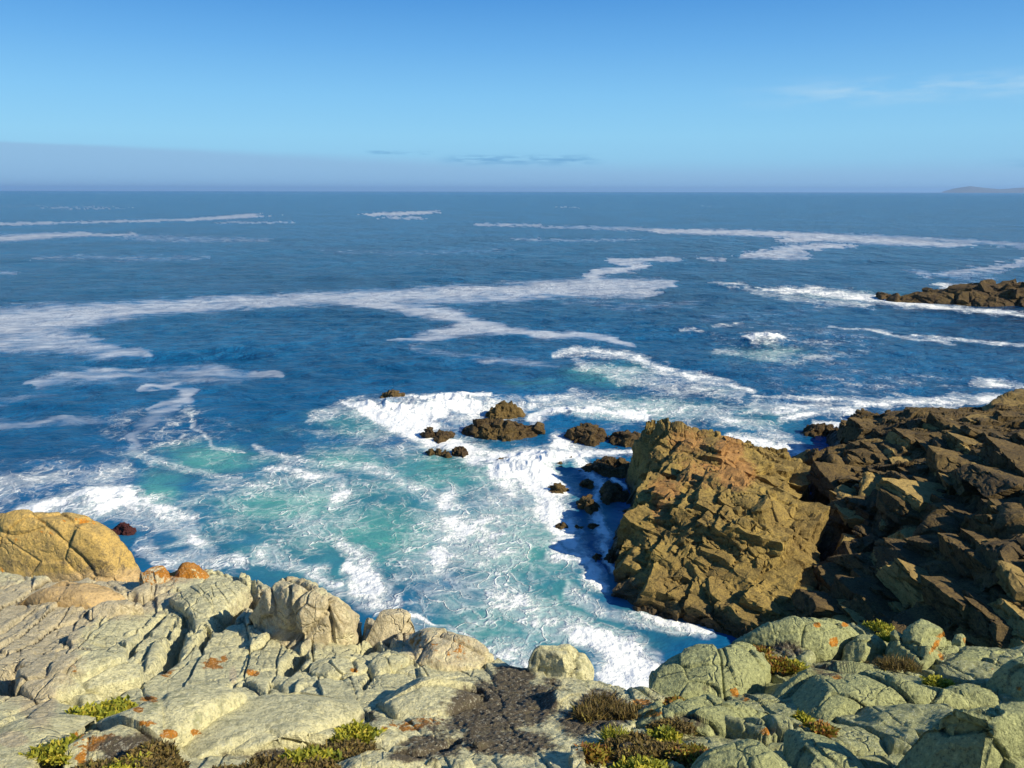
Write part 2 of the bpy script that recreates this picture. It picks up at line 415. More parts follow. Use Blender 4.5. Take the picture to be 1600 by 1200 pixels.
    # lacy, freshly broken foam
    for val, pts in [
        (.80, [(865,553,5),(930,547,8),(985,560,9),(1030,575,10),(1090,592,10),(1130,598,8),(1172,612,6)]),
        (.62, [(900,565,8),(960,585,14),(1040,600,12),(1110,612,10),(1160,622,8)]),
        (.75, [(1180,622,3),(1250,623,4),(1350,630,8),(1450,628,8),(1560,620,8),(1800,615,8)]),
        (.85, [(1330,634,8),(1420,632,8),(1500,630,7)]),
        (.66, [(1180,640,14),(1260,640,14),(1340,645,10)]), (.85, [(1225,655,8),(1270,650,9),(1320,640,7)]),
        (.7, [(1130,655,14),(1200,672,14),(1240,692,12)]), (.80, [(1140,680,8),(1190,690,9),(1250,706,8)]),
        (.9, [(1285,668,5),(1330,662,5),(1390,650,5)]),
        (.9, [(1190,452,4),(1260,455,7),(1330,461,9),(1400,472,8),(1480,481,6),(1600,492,4),(1800,500,4)]),
        (.6, [(1120,443,3),(1160,444,4),(1180,456,5),(1260,470,7),(1360,478,6)]),
        (.85, [(1130,443,3),(1150,444,4)]),
        (.75, [(1470,447,5),(1600,449,7),(1800,455,8)]),
        (.8, [(1060,517,2),(1092,518,2.5)]), (.55, [(1120,512,3),(1165,505,4)]),
        (.95, [(1175,531,8),(1195,528,10),(1215,531,8)]), (.5, [(1120,548,8),(1200,556,12),(1300,560,7)]),
        (.75, [(1300,510,2),(1390,523,3),(1430,530,5),(1500,530,4),(1600,538,3.5),(1800,545,4)]),
        (.7, [(1590,570,4),(1700,572,6)]), (.7, [(1530,598,6),(1600,600,6)]),
        # breakers over the reef
        (.66, [(490,655,10),(540,640,14),(600,640,20),(650,650,22),(720,650,26),(800,640,22)]),
        (1.0, [(545,632,6),(580,640,12),(620,655,18),(660,660,18),(700,650,14)]),
        (1.0, [(625,625,8),(670,632,14),(720,628,14),(760,618,6)]),
        (1.0, [(700,640,16),(740,645,16)]),
        (.95, [(830,655,10),(870,645,12),(930,640,12),(1000,648,12)]),
        (.72, [(830,630,12),(900,625,14),(980,640,14),(1080,640,12),(1140,650,12)]),
        (1.0, [(600,650,16),(640,672,18),(690,690,16),(740,712,18),(800,722,20),(860,716,22),(910,712,16)]),
        (1.0, [(780,730,22),(840,745,24),(870,770,20)]),
        (.95, [(860,690,12),(900,700,12),(960,705,8),(990,700,6)]),
        (.88, [(840,760,30),(860,800,30),(880,840,26),(900,860,18)]),
        (.92, [(905,730,16),(935,760,8),(925,800,14),(930,840,10)]),
        (1.0, [(945,745,4),(975,765,3.5)]), (.95, [(930,800,9),(940,850,9),(955,890,8)]),
        (.92, [(860,860,20),(920,880,14),(930,910,14),(955,925,8)]),
        (.74, [(820,760,40),(780,800,40),(740,850,36)]),
        (.76, [(900,930,16),(950,960,16),(990,975,14),(1040,985,12),(1110,995,8)]),
        (1.0, [(1000,968,5),(1050,980,7),(1100,992,6),(1125,995,4)]),
        (1.05, [(905,1000,18),(940,1010,26),(980,1020,30),(1010,1050,30),(960,1060,30)]),
        (.72, [(780,930,40),(840,960,40),(900,990,30)]), (.6, [(620,1000,40),(700,1000,50),(820,1030,50)]),
        (.85, [(640,955,6),(670,968,5),(700,972,5),(745,995,4)]),
        (.78, [(700,780,24),(720,830,24),(680,860,24),(690,900,20)]),
        (.75, [(470,740,10),(520,745,14),(530,775,16),(505,795,10)]),
        (.85, [(415,735,6),(440,733,8),(470,738,6)]),
        (.84, [(540,850,18),(560,870,26),(580,895,30),(560,920,26),(600,930,30)]),
        (1.0, [(545,885,9),(575,900,12),(600,915,7)]),
        (.62, [(400,690,6),(440,720,8),(560,730,14),(640,760,14),(700,790,20)]),
        (.60, [(290,640,6),(330,700,5),(385,705,4)]), (.55, [(200,690,12),(225,720,12),(330,745,8),(420,770,8)]),
        # wash round the yellow boulder
        (1.05, [(110,775,10),(150,775,14),(190,770,13),(220,785,7)]), (1.05, [(35,805,10),(60,795,12),(85,790,8)]),
        (.75, [(20,800,14),(90,785,22),(190,785,24),(250,800,22),(300,815,14)]), (.66, [(215,800,26),(300,830,20),(320,860,20)]),
        (.56, [(-80,780,30),(0,760,34),(100,740,26),(180,745,22)]), (.66, [(230,850,16),(260,870,20),(330,880,16),(380,880,14)]),
        (.64, [(420,870,20),(480,880,20),(530,920,18)]),
    ]: stroke(foam, val, pts, 1.0)
    for b in [(.50,480,790,260,110),(.68,740,860,170,160),(.66,800,800,120,110),(.40,100,760,160,60),(.44,620,690,200,60),(.44,1050,640,220,45),(.5,760,960,160,90),
              (.36,250,680,160,60),(.30,1250,540,200,60),(.30,1350,600,260,40)]: blob(foam, *b)
    # light turquoise, air-filled water
    for b in [(.62,560,820,420,170),(.7,880,960,160,110),(.75,980,980,130,60),(.6,930,800,50,90),(.80,330,720,130,34),(.95,450,790,150,44),(.75,540,720,110,34),(.8,250,770,60,40),(.85,600,830,150,80),(.8,800,860,160,110),(.75,760,980,150,80),
              (.55,560,660,110,34),(.6,950,585,100,26),(.65,1000,640,180,26),(.5,1180,660,100,40),(.55,1200,552,110,18),(.45,1330,462,170,14),(.75,700,740,200,60),
              (.5,390,860,140,30),(.6,850,760,120,60),(.45,1560,450,120,9),(.35,150,790,150,40),(.45,900,1000,90,60),(.35,1130,610,70,20),(.45,840,600,80,10)]:
        blob(teal, *b)
    # strips of deep water, and the crag's shadow painted into the water colour
    for b in [(.45,960,965,50,26,.5),(.40,1030,1000,70,16,.35),(.45,930,880,26,40),(.35,250,860,60,14),(.3,470,700,60,12)]:
        g = np.zeros_like(U); blob(g, *b); teal *= 1 - g; foam *= 1 - .35 * g

    # mesh: rings round the foot of the cliff, denser near the shore
    r = [10.0]
    while r[-1] < 26000:
        x = r[-1]
        d = max(0.045, x * x / (800 * H) * 0.85)
        r.append(x + min(d, x * 0.06))
    r = np.array(r)
    a = np.concatenate([np.linspace(-88, -38.5, 60)[:-1], np.linspace(-38.5, 38.5, 1150), np.linspace(38.5, 88, 60)[1:]])
    a = np.radians(a)
    RR, A = np.meshgrid(r, a, indexing='ij'); nr, nc = RR.shape
    P = np.stack([RR * np.sin(A), RR * np.cos(A), np.zeros_like(RR)], -1).reshape(-1, 3)
    u, v = project(P)
    rr = RR.ravel()
    # domain warp keeps the traced edges ragged
    wa = 0.35 + rr * 0.009
    wx = fbm(P, 2.4, 3, 4, 0.6) * wa; wy = fbm(P + 50, 2.4, 9, 4, 0.6) * wa * (1 + rr / 60)
    uw, vw = project(P + np.stack([wx, wy, 0 * wx], 1))
    inside = sstep(u, -200, -120) * (1 - sstep(u, 1700, 1790))
    fm = sample(film, step, uw, vw) * inside; fo = sample(foam, step, uw, vw) * inside; te = sample(teal, step, uw, vw) * inside
    # waves
    dr = np.gradient(r)[:, None].repeat(nc, 1).ravel()
    z = np.zeros(len(P)); rng = np.random.RandomState(4)
    x, y = P[:, 0], P[:, 1]
    near = np.clip(1 - rr / 900, 0, 1)
    for i in range(46):
        L = 1.1 * (26 / 1.1) ** ((i + 0.5) / 46)
        th = math.radians(-100 + rng.normal(0, 34))
        k = 2 * math.pi / L
        ph = k * (x * math.cos(th) + y * math.sin(th)) + rng.uniform(0, 6.28) + 1.3 * math.sin(i)
        amp = 0.0062 * L ** 0.55 * 1.25
        ok = 1 - sstep(dr * 3.0 / L, 0.6, 1.4)
        z += amp * ok * (np.sin(ph) + 0.25 * np.sin(2 * ph + 0.5))
    z *= near * (0.55 + 0.45 * sstep(rr, 30, 70)) * (0.8 + 0.5 * fbm(P, 14, 77, 3))
    churn = sstep(fo, 0.35, 1.0)
    ch = fbm(P, (1.1, 1.1, 1), 21, 5, 0.6, ridged=True)
    z += churn * 0.10 * ch * np.clip(1 - rr / 140, 0.0, 1)
    z += 0.07 * te * fbm(P, 3.0, 31, 4) * (rr < 80)
    # waves heap where they break on the reef
    for (bu, bv, rad, hh) in [(640, 640, 3.0, .45), (730, 632, 3.0, .45), (820, 735, 2.2, .5), (865, 715, 1.8, .45), (150, 780, 1.5, .35), (1195, 530, 2.4, .6), (60, 795, 1.0, .25), (590, 640, 1.8, .3),(900,645,2.0,.3)]:
        c = at_z(bu, bv); d2 = ((P[:, :2] - c[:2]) ** 2 * np.array([1, 1.6])).sum(1)
        z += hh * np.exp(-d2 / rad ** 2) * (0.7 + 0.5 * ch)
    P[:, 2] = z
    o = mesh_obj('sea', P, grid_faces(nr, nc)[:, ::-1], sea_material(), dict(film=fm, foam=fo, teal=te))
    tag(o, 'blue open sea with drifting foam bands and turquoise surf by the rocks', kind='structure')

def sea_material():
    m, t = mat_new('sea_water')
    P = t.n('ShaderNodeNewGeometry').outputs['Position']
    film, foam, teal = t.attr('film'), t.attr('foam'), t.attr('teal')
    wn = t.noise(P, 0.35, 2, 0.5, col=True)
    W = t.vadd(P, t.vmul(t.vadd(wn, (-.5, -.5, -.5)), (1.5, 1.5, 0)))
    wn2 = t.noise(P, 1.4, 2, 0.5, col=True)
    W2 = t.vadd(W, t.vmul(t.vadd(wn2, (-.5, -.5, -.5)), (0.28, 0.28, 0)))
    n_big = t.noise(W, 0.42, 5, 0.60); n_mid = t.noise(W2, 1.5, 6, 0.66); n_fine = t.noise(P, 4.5, 5, 0.62)
    def threads(vec, scale, wd):
        n = t.noise(vec, scale, 3, 0.5)
        return t.ss(t.m('ABSOLUTE', t.m('SUBTRACT', n, 0.5)), 0.0, wd, 1.0, 0.0)
    cov = t.m('ADD', foam, t.m('MULTIPLY', t.m('SUBTRACT', n_big, 0.5), 1.25))
    cov = t.m('ADD', cov, t.m('MULTIPLY', t.m('SUBTRACT', n_mid, 0.5), 0.85))
    covf = t.m('ADD', cov, t.m('MULTIPLY', t.m('SUBTRACT', n_fine, 0.5), 0.42))
    solid = t.m('MULTIPLY', t.ss(covf, 0.52, 0.88), t.ss(n_fine, 0.25, 0.55, 0.80, 1.0))
    vo = t.n('ShaderNodeTexVoronoi', feature='DISTANCE_TO_EDGE', i_Scale=0.85); t.put(vo.inputs['Vector'], W2)
    net = t.ss(vo.outputs[0], 0.0, 0.13, 1.0, 0.0)
    lines = t.m('MAXIMUM', t.m('MAXIMUM', threads(W, 0.50, 0.024), t.m('MULTIPLY', net, 0.55)), t.m('MULTIPLY', threads(W2, 1.0, 0.026), 0.7))
    lines = t.m('MULTIPLY', lines, t.m('MULTIPLY', t.ss(cov, 0.15, 0.60), t.ss(n_fine, 0.30, 0.48)))
    softf = t.m('MULTIPLY', t.ss(covf, 0.22, 0.90), 0.46)
    lace = t.m('MULTIPLY', t.m('MAXIMUM', t.m('MAXIMUM', solid, softf), t.m('MULTIPLY', lines, 0.85)), t.ss(foam, 0.06, 0.30))
    # film of old foam, streaked
    st = t.noise(t.vmul(W, (0.5, 1.0, 1)), 0.7, 6, 0.60)
    fl = t.ss(t.m('ADD', t.m('MULTIPLY', film, 1.2), t.m('MULTIPLY', t.m('SUBTRACT', st, 0.5), 1.9)), 0.02, 1.15)
    fl = t.m('MULTIPLY', t.m('MULTIPLY', fl, 0.72), t.m('MULTIPLY', t.ss(film, 0.0, 0.30), t.ss(t.noise(P, 0.16, 5, 0.6), 0.25, 0.55, 0.55, 1.0)))
    # sparse whitecaps and specks far out
    alpha = t.m('MAXIMUM', lace, fl, clamp=True)
    deep = t.mix(t.ss(t.m('ADD', t.m('MULTIPLY', t.noise(P, 0.035, 5, 0.6), 0.6), t.m('MULTIPLY', t.noise(P, 0.4, 4, 0.6), 0.4)), 0.38, 0.62), (0.0034, 0.062, 0.155), (0.0070, 0.112, 0.260))
    tn = t.m('ADD', teal, t.m('MULTIPLY', t.m('SUBTRACT', n_big, 0.5), 0.50))
    tf = t.m('MULTIPLY', t.ss(tn, 0.10, 0.95), t.ss(teal, 0.02, 0.2))
    wat = t.mix(tf, deep, (0.075, 0.30, 0.265))
    milky = t.ss(t.m('ADD', t.m('MULTIPLY', foam, 0.7), t.m('SUBTRACT', n_big, 0.5)), 0.25, 0.9)
    wat = t.mix(t.m('MULTIPLY', milky, 0.40), wat, (0.30, 0.58, 0.56))
    white = t.mix(t.ss(film, 0.05, 0.3), (0.86, 0.88, 0.85), (0.60, 0.64, 0.67))
    c = t.mix(alpha, wat, white)
    rough = t.m('ADD', 0.16, t.m('MULTIPLY', alpha, 0.7), clamp=True)
    # ripples
    b1 = t.m('SUBTRACT', t.noise(t.vmul(P, (0.8, 1.4, 1)), 1.5, 5, 0.58, 0.3), 0.5)
    b3 = t.m('SUBTRACT', t.noise(t.vmul(P, (0.75, 1.1, 1)), 0.48, 6, 0.60, 0.4), 0.5)
    b2 = t.m('SUBTRACT', t.noise(t.vmul(P, (1.2, 0.9, 1)), 0.15, 4, 0.55), 0.5)
    offshore = t.n('ShaderNodeVectorMath', operation='LENGTH', i_0=P).outputs['Value']
    hgt = t.m('ADD', t.m('ADD', t.m('MULTIPLY', b1, 0.40), t.m('MULTIPLY', b3, 2.1)), t.m('MULTIPLY', b2, t.ss(offshore, 60.0, 250.0, 0.8, 4.5)))
    hgt = t.m('MULTIPLY', hgt, t.ss(offshore, 26.0, 130.0, 0.10, 1.8))
    hgt = t.m('MULTIPLY', hgt, t.m('SUBTRACT', 1.0, t.m('MULTIPLY', t.ss(foam, 0.1, 0.8), 0.6)))
    hgt = t.m('MULTIPLY', hgt, t.m('SUBTRACT', 1.0, t.m('MULTIPLY', t.ss(film, 0.05, 0.45), 0.80)))
    hgt = t.m('ADD', hgt, t.m('MULTIPLY', alpha, t.m('MULTIPLY', t.m('ADD', n_mid, t.m('MULTIPLY', n_fine, 0.35)), 0.10)))
    bp = t.n('ShaderNodeBump', i_Strength=1.0, i_Distance=1.0, i_Height=hgt)
    pr = t.n('ShaderNodeBsdfPrincipled', i_Base_Color=c, i_Roughness=rough, i_IOR=1.33, i_Normal=bp.outputs[0])
    pr.inputs['Specular IOR Level'].default_value = 0.20
    t.n('ShaderNodeOutputMaterial', i_Surface=pr.outputs[0])
    return m
build_sea()
#@@ROCK
# ---------------------------------------------------------------- masks on the stone, read at the place each vertex projects to
ORANGE = [(135,812,60,10,.50),(60,835,40,10,.45),(20,845,30,10,.45),(165,1160,55,16,.9),(230,1130,22,7,.7),(262,1148,18,8,1.1),(305,1145,14,6,.9),(128,1185,10,14,1.0),(122,1150,12,7,.9),(235,1092,12,5,1.1),(216,1108,10,5,1.1),
    (333,1036,16,12,1.0),(395,1052,14,6,1.0),(350,1028,6,8,.9),(265,1052,16,6,.8),(555,1047,8,5,.9),(600,1138,9,5,1.1),(640,1135,34,10,.95),(675,1128,28,12,.8),
    (655,1000,30,26,.50),(690,1020,30,20,.55),(720,1015,20,20,.52),(1000,1102,26,16,.8),(1020,1115,18,8,.9),(1195,1143,11,6,1.2),(1148,1082,8,8,.9),(1165,1092,8,6,.8),
    (1303,1003,7,8,1.2),(1320,976,8,6,1.0),(1277,976,6,5,.9),(1307,1058,9,5,1.1),(1478,990,22,6,.9,-.5),(1462,1008,18,5,.9,-.9),(1470,1025,12,5,.9,1.0),(1510,1000,12,8,.8),
    (1452,953,12,4,.9),(1484,975,7,14,.8),(1592,1076,6,5,1.0),(1150,1144,5,5,.8),(115,1045,10,8,.6),(285,890,26,10,1.2),(262,895,30,14,1.0),(300,885,20,8,1.1),(230,905,16,10,.7),
    (1200,995,5,4,.7),(1190,1158,8,4,.8),(220,1130,6,5,.9),(195,1122,8,5,.9),(312,890,14,8,1.0),(1000,1150,8,6,.8),(1034,1188,8,4,1.0)]
WARM = [(30,1000,110,110,1.0),(60,1090,40,60,.8),(20,1155,26,14,1.0),(150,930,130,40,1.1),(60,950,120,50,1.0),(440,950,110,60,.62),(500,965,60,50,.9),(610,975,60,35,1.0),(560,950,40,30,.7),
    (700,1005,70,30,.8),(665,1010,40,30,.8),(364,1055,8,18,.8),(240,900,90,20,.8),(700,1110,70,12,.4),(860,1030,30,30,.4),(885,1120,14,20,.5),(920,1160,30,20,.5),(470,1010,40,16,.5)]
SOIL = [(150,885,100,24,.50),(190,860,26,30,.42),(30,880,60,18,.40),(760,1110,75,50,.95),(820,1100,60,40,.95),(800,1060,40,26,.9),(850,1070,60,18,.55),(680,1165,70,26,.75),(790,1160,90,24,.95),(640,1180,50,16,.7),(700,1140,70,30,.6),
    (900,1130,40,26,.8),(940,1110,50,40,.9),(980,1170,60,30,.75),(930,1175,40,16,.7),(550,1165,60,16,.7),(430,1180,120,14,.6),(210,1170,80,36,.75),(1300,1045,60,22,.6),(1230,1015,60,20,.6),
    (1060,1130,60,18,.7),(1420,1150,0.1,0.1,0),(1390,1045,30,10,.4),(580,1120,26,24,.5),(1100,1075,20,10,.5)]
GREEN = [(1450,1100,520,260,1.1),(1100,1000,110,70,.62),(1100,1060,90,50,.55),(1290,990,80,40,.45),(1180,1040,80,60,.6),(1340,1080,150,60,.40),(1500,1140,140,60,.5),(260,1110,140,60,.42),(450,1110,130,40,.30),(60,1120,120,60,.35),
    (180,1060,120,20,.3),(1120,1130,140,60,.35),(680,1075,70,40,.32)]
CRAGWARM = [(1075,690,50,30,.6),(1090,740,60,40,.55),(1140,705,30,40,.75),(1040,765,40,30,.65),(1030,790,20,50,.6),(1150,740,36,30,.9)]
def mask(u, v, blobs):
    r = np.zeros(len(u))
    for b in blobs:
        bu, bv, rx, ry, val = b[:5]; a = b[5] if len(b) > 5 else 0.0
        du, dv = u - bu, v - bv; c, s = math.cos(a), math.sin(a)
        d2 = ((du * c + dv * s) / rx) ** 2 + ((-du * s + dv * c) / ry) ** 2
        r = np.maximum(r, val * np.exp(-0.9 * d2 * d2 ** 0.25))
    return r
def stone_attrs(P, region='fore', warm=0.0, orange=0.0):
    u, v = project(P)
    if region == 'fore':
        return dict(orange=np.maximum(mask(u, v, ORANGE), orange), warm=np.maximum(mask(u, v, WARM), warm), soil=mask(u, v, SOIL), green=mask(u, v, GREEN))
    z = np.zeros(len(P))
    wv = mask(u, v, CRAGWARM) if region == 'crag' else z
    return dict(orange=z, warm=np.maximum(wv, warm), soil=z, green=z)

# ---------------------------------------------------------------- foreground outcrop
def fore_ctrl():
    yv = lambda v: float(np.interp(v, [870, 900, 940, 985, 1035, 1085, 1135, 1200, 1400], [9.2, 8.3, 7.3, 6.3, 5.4, 4.6, 3.9, 3.15, 1.75]))
    sil = [(u, v, yv(v) + e) for u, v, e in [(-500,880,.6),(-200,885,.4),(0,895,.3),(100,905,.2),(220,905,.1),(290,893,0),(340,893,0),(385,900,0),(440,925,0),(500,945,0),(560,962,0),(650,985,0),(700,992,0),(745,1012,0),
           (780,1028,0),(830,1050,0),(930,1062,0),(985,1076,0),(1012,1080,0),(1040,1055,0),(1100,1018,0),(1180,985,0),(1260,975,0),(1330,978,0),(1400,990,0),(1500,1005,0),(1600,1012,0),(1900,990,.2),(2400,985,.5)]]
    pts = list(sil)
    for u in (-500, 0, 400, 800, 1200, 1600, 2100):
        pts += [(u, v, yv(v)) for v in (1400, 1200, 1135, 1085)]
    pts += [(u, 1035, yv(1035)) for u in (-300, 100, 400, 650, 1250, 1550, 1900)]
    pts += [(u, 985, yv(985)) for u in (-300, 50, 250, 430, 580)]
    pts += [(u, 940, yv(940)) for u in (-300, 50, 250, 380)]
    return sil, np.array(pts, float)
FSIL, fp = fore_ctrl()
_P = at_y(fp[:, 0], fp[:, 1], fp[:, 2])
TF = TPS(_P[:, :2], _P[:, 2], 0.002)
_S = at_y(*np.array(FSIL, float).T)
SS = _S[:, 0] / _S[:, 1]; SY = _S[:, 1]
_o = np.argsort(SS); SS = SS[_o]; SY = SY[_o]
def hit(T, u, v, dz=0.0, y0=1.0, y1=70.0):
    """where the ray through (u,v) first meets z = T(x,y)+dz"""
    u = np.asarray(u, float); v = np.asarray(v, float); d = ray(u, v); d = d / d[..., 1:2]
    ys = np.exp(np.linspace(math.log(y0), math.log(y1), 160))
    X = d[:, None, 0] * ys; Z = H + d[:, None, 2] * ys
    g = Z - (T(X, np.broadcast_to(ys, X.shape)) + (np.asarray(dz).reshape(-1, 1) if np.ndim(dz) else dz))
    neg = g < 0; k = np.where(neg.any(1), neg.argmax(1), len(ys) - 1); k = np.maximum(k, 1)
    r = np.arange(len(u)); a, b = g[r, k - 1], g[r, k]; f = np.clip(a / (a - b + 1e-9), 0, 1)
    y = ys[k - 1] + (ys[k] - ys[k - 1]) * f
    return np.stack([d[:, 0] * y, y, H + d[:, 2] * y], 1)
# fissures traced over the ledge: (u, v) polylines, half-width m, depth m
CRACKS = [([(395,905),(378,935),(352,962),(338,985)],.06,.35),([(372,915),(350,945),(335,960)],.05,.25),([(300,955),(282,985),(272,1008),(262,1030),(245,1042),(215,1065)],.055,.30),
    ([(325,975),(318,1000),(312,1012)],.03,.15),([(262,950),(245,965),(225,985),(205,1005),(192,1022)],.03,.15),([(155,945),(175,938),(205,934),(225,940)],.05,.25),([(22,1040),(18,1065),(12,1085)],.06,.4),
    ([(50,1012),(70,1022),(90,1010),(120,1008)],.02,.08),([(135,1000),(160,1005),(180,1000),(195,1008)],.02,.08),([(90,1088),(112,1095),(130,1098),(160,1085),(200,1070)],.04,.20),([(365,915),(395,935),(425,985),(455,1010)],.05,.22),
    ([(480,1012),(470,1030),(455,1045),(445,1052)],.05,.30),([(560,955),(562,985),(556,1000)],.04,.35),([(585,1000),(575,1008),(572,1018)],.05,.3),([(620,1050),(650,1020),(655,1010)],.03,.12),([(580,1040),(583,1058),(565,1080)],.02,.12),
    ([(452,1045),(500,1050),(540,1058),(572,1050)],.02,.10),([(600,1170),(650,1175),(700,1160),(712,1150)],.03,.12),([(745,1070),(752,1085),(760,1095)],.02,.12),([(0,1120),(60,1095),(120,1060)],.02,.05),
    ([(90,1180),(60,1195),(30,1215)],.09,.35),([(310,1178),(345,1158),(388,1138)],.05,.22),([(300,1100),(400,1050),(450,1040)],.015,.04),([(120,1010),(150,1030),(175,1040)],.015,.05),([(232,1000),(262,990),(275,960)],.02,.08),
    ([(600,1050),(680,1060),(750,1050)],.012,.04),([(640,1030),(700,1030),(760,1040)],.012,.04)]
def ground_relief(P):
    """rough fissured surface added to the smooth ground (metres, along z)"""
    x, y = P[:, 0], P[:, 1]
    a = -0.62                                              # grain of the rock runs from lower left to upper right
    a = -0.245; rot = (0, 0, a)
    Q = np.stack([x, y, 0 * x], 1)
    u, v = project(P)
    left = 1 - sstep(u, 700, 1000)
    fz = sstep(v, 1060, 1000) if False else 1 - sstep(v, 1000, 1090)
    d = 0.06 * fbm(Q, 1.3, 1, 4)
    fz = fz * (0.45 + 0.55 * sstep(v, 900, 960))
    d += (0.35 + 0.65 * fz) * facets(Q, (0.34, 1.7, 1), 11, 0.018, 0.055, 0.05, 0.025, rot, 0.40)
    d += (0.3 + 0.7 * fz) * facets(Q, (0.13, 0.55, 1), 12, 0.004, 0.013, 0.012, 0.05, rot, 0.40)
    soil_ = np.clip(mask(u, v, SOIL[3:]) * 1.4, 0, 1)
    d = d * (1 - 0.75 * soil_) + soil_ * (0.03 * fbm(Q, 0.12, 44, 5, 0.65) + 0.012 * fbm(Q, 0.03, 45, 3, 0.6))
    # sheets of rock overlapping like tiles: each one breaks off in a step that faces left
    left = left * (1 - sstep(u, 620, 760))
    for sp, am, sd_ in ((0.95, 0.10, 71), (0.37, 0.014, 72)):
        q = (0.97 * x + 0.24 * y) / sp + 1.3 * fbm(Q, (1.2, 1.7, 1), sd_, 4, 0.6)
        fr = q - np.floor(q); cell = hsh(np.floor(q).astype(np.int64), np.floor(y * 0.55 + 2.0 * np.floor(q)).astype(np.int64), np.zeros(len(q), np.int64), sd_) / 4294967295.0
        w_ = np.clip(0.25 + 1.2 * fbm(Q, 1.4, sd_ + 9, 3) + 0.45 * fz, 0, 1) * left
        d += am * w_ * (0.5 + cell) * (sstep(fr, 0.0, 0.05) * (1 - fr) - 0.5) - am * 0.45 * w_ * np.exp(-(np.minimum(fr, 1 - fr) / 0.035) ** 2)
    d += 0.016 * fbm(Q, 0.20, 5, 5, 0.6) + 0.004 * fbm(Q, 0.03, 6, 3, 0.6)
    rt = sstep(u, 900, 1050)
    d += rt * (0.10 * fbm(Q, 0.55, 8, 4, 0.6) + facets(Q, (0.5, 0.6, 1), 81, 0.03, 0.10, 0.05, 0.04, rot, 0.25))
    return d
def seg_world(P, line, T):
    L = np.array(line, float); W = hit(T, L[:, 0], L[:, 1], 0.0, 1.5, 20)[:, :2]
    best = np.full(len(P), 99.0); tt = np.zeros(len(P)); n = len(W) - 1
    lo = W.min(0) - .4; hi = W.max(0) + .4
    ok = np.where((P[:, 0] > lo[0]) & (P[:, 0] < hi[0]) & (P[:, 1] > lo[1]) & (P[:, 1] < hi[1]))[0]
    q = P[ok, :2]
    for i in range(n):
        a, b = W[i], W[i + 1]; e = b - a
        t = np.clip(((q - a) @ e) / (e @ e + 1e-9), 0, 1); d = np.linalg.norm(q - a - t[:, None] * e, axis=1)
        c = d < best[ok]; best[ok[c]] = d[c]; tt[ok[c]] = (i + t[c]) / n
    return best, tt
def build_ground():
    s = np.linspace(-1.0, 1.15, 1500); t = np.concatenate([np.linspace(0, 1, 620), 1 + np.linspace(0, 1, 110)[1:] ** 1.2])
    yR = np.interp(s, SS, SY) + 0.10 * fbm(np.stack([s * 30, s * 0, s * 0], 1), 1.0, 2, 4)
    S, Tt = np.meshgrid(s, t); yR2 = yR[None].repeat(len(t), 0)
    tn = np.clip(Tt, 0, 1); Y = 1.1 * (yR2 / 1.1) ** (tn ** 0.8)
    over = np.clip(Tt - 1, 0, 1); Yc = yR2 + over * 4.5
    X = S * np.where(Tt > 1, Yc, Y); Y = np.where(Tt > 1, Yc, Y)
    Z = TF(S * np.minimum(Y, yR2), np.minimum(Y, yR2))
    Z = Z - (over * 4.5) * 2.3 - sstep(over, 0, .1) * .15
    P = np.stack([X, Y, Z], -1).reshape(-1, 3)
    d = ground_relief(P)
    wob = fbm(np.stack([P[:, 0], P[:, 1], 0 * P[:, 0]], 1), 0.18, 30, 4) * 0.05
    for line, hw, dep in CRACKS:
        q = P.copy(); q[:, 0] += wob; dd, tt = seg_world(q, line, TF)
        taper = np.clip(np.minimum(tt, 1 - tt) * 5, 0.15, 1)
        d -= dep * taper * np.exp(-(dd / (hw * (0.6 + 0.4 * taper))) ** 2)
    over = over.ravel()
    P[:, 2] += d * (1 - 0.0 * over)
    P[:, 1] += over * 1.2 * facets(P, (1.4, 1.4, 1.2), 60, 0.35, 0.4, 0.1)
    at = stone_attrs(P)
    at['warm'] = np.maximum(at['warm'], sstep(over, 0.02, .2) * .5)
    o = mesh_obj('ground', P, grid_faces(len(t), len(s)), M_LEDGE, at)
    tag(o, 'pale lichen covered bedrock ledge sloping down to the sea cliff in the foreground', kind='structure')
build_ground()

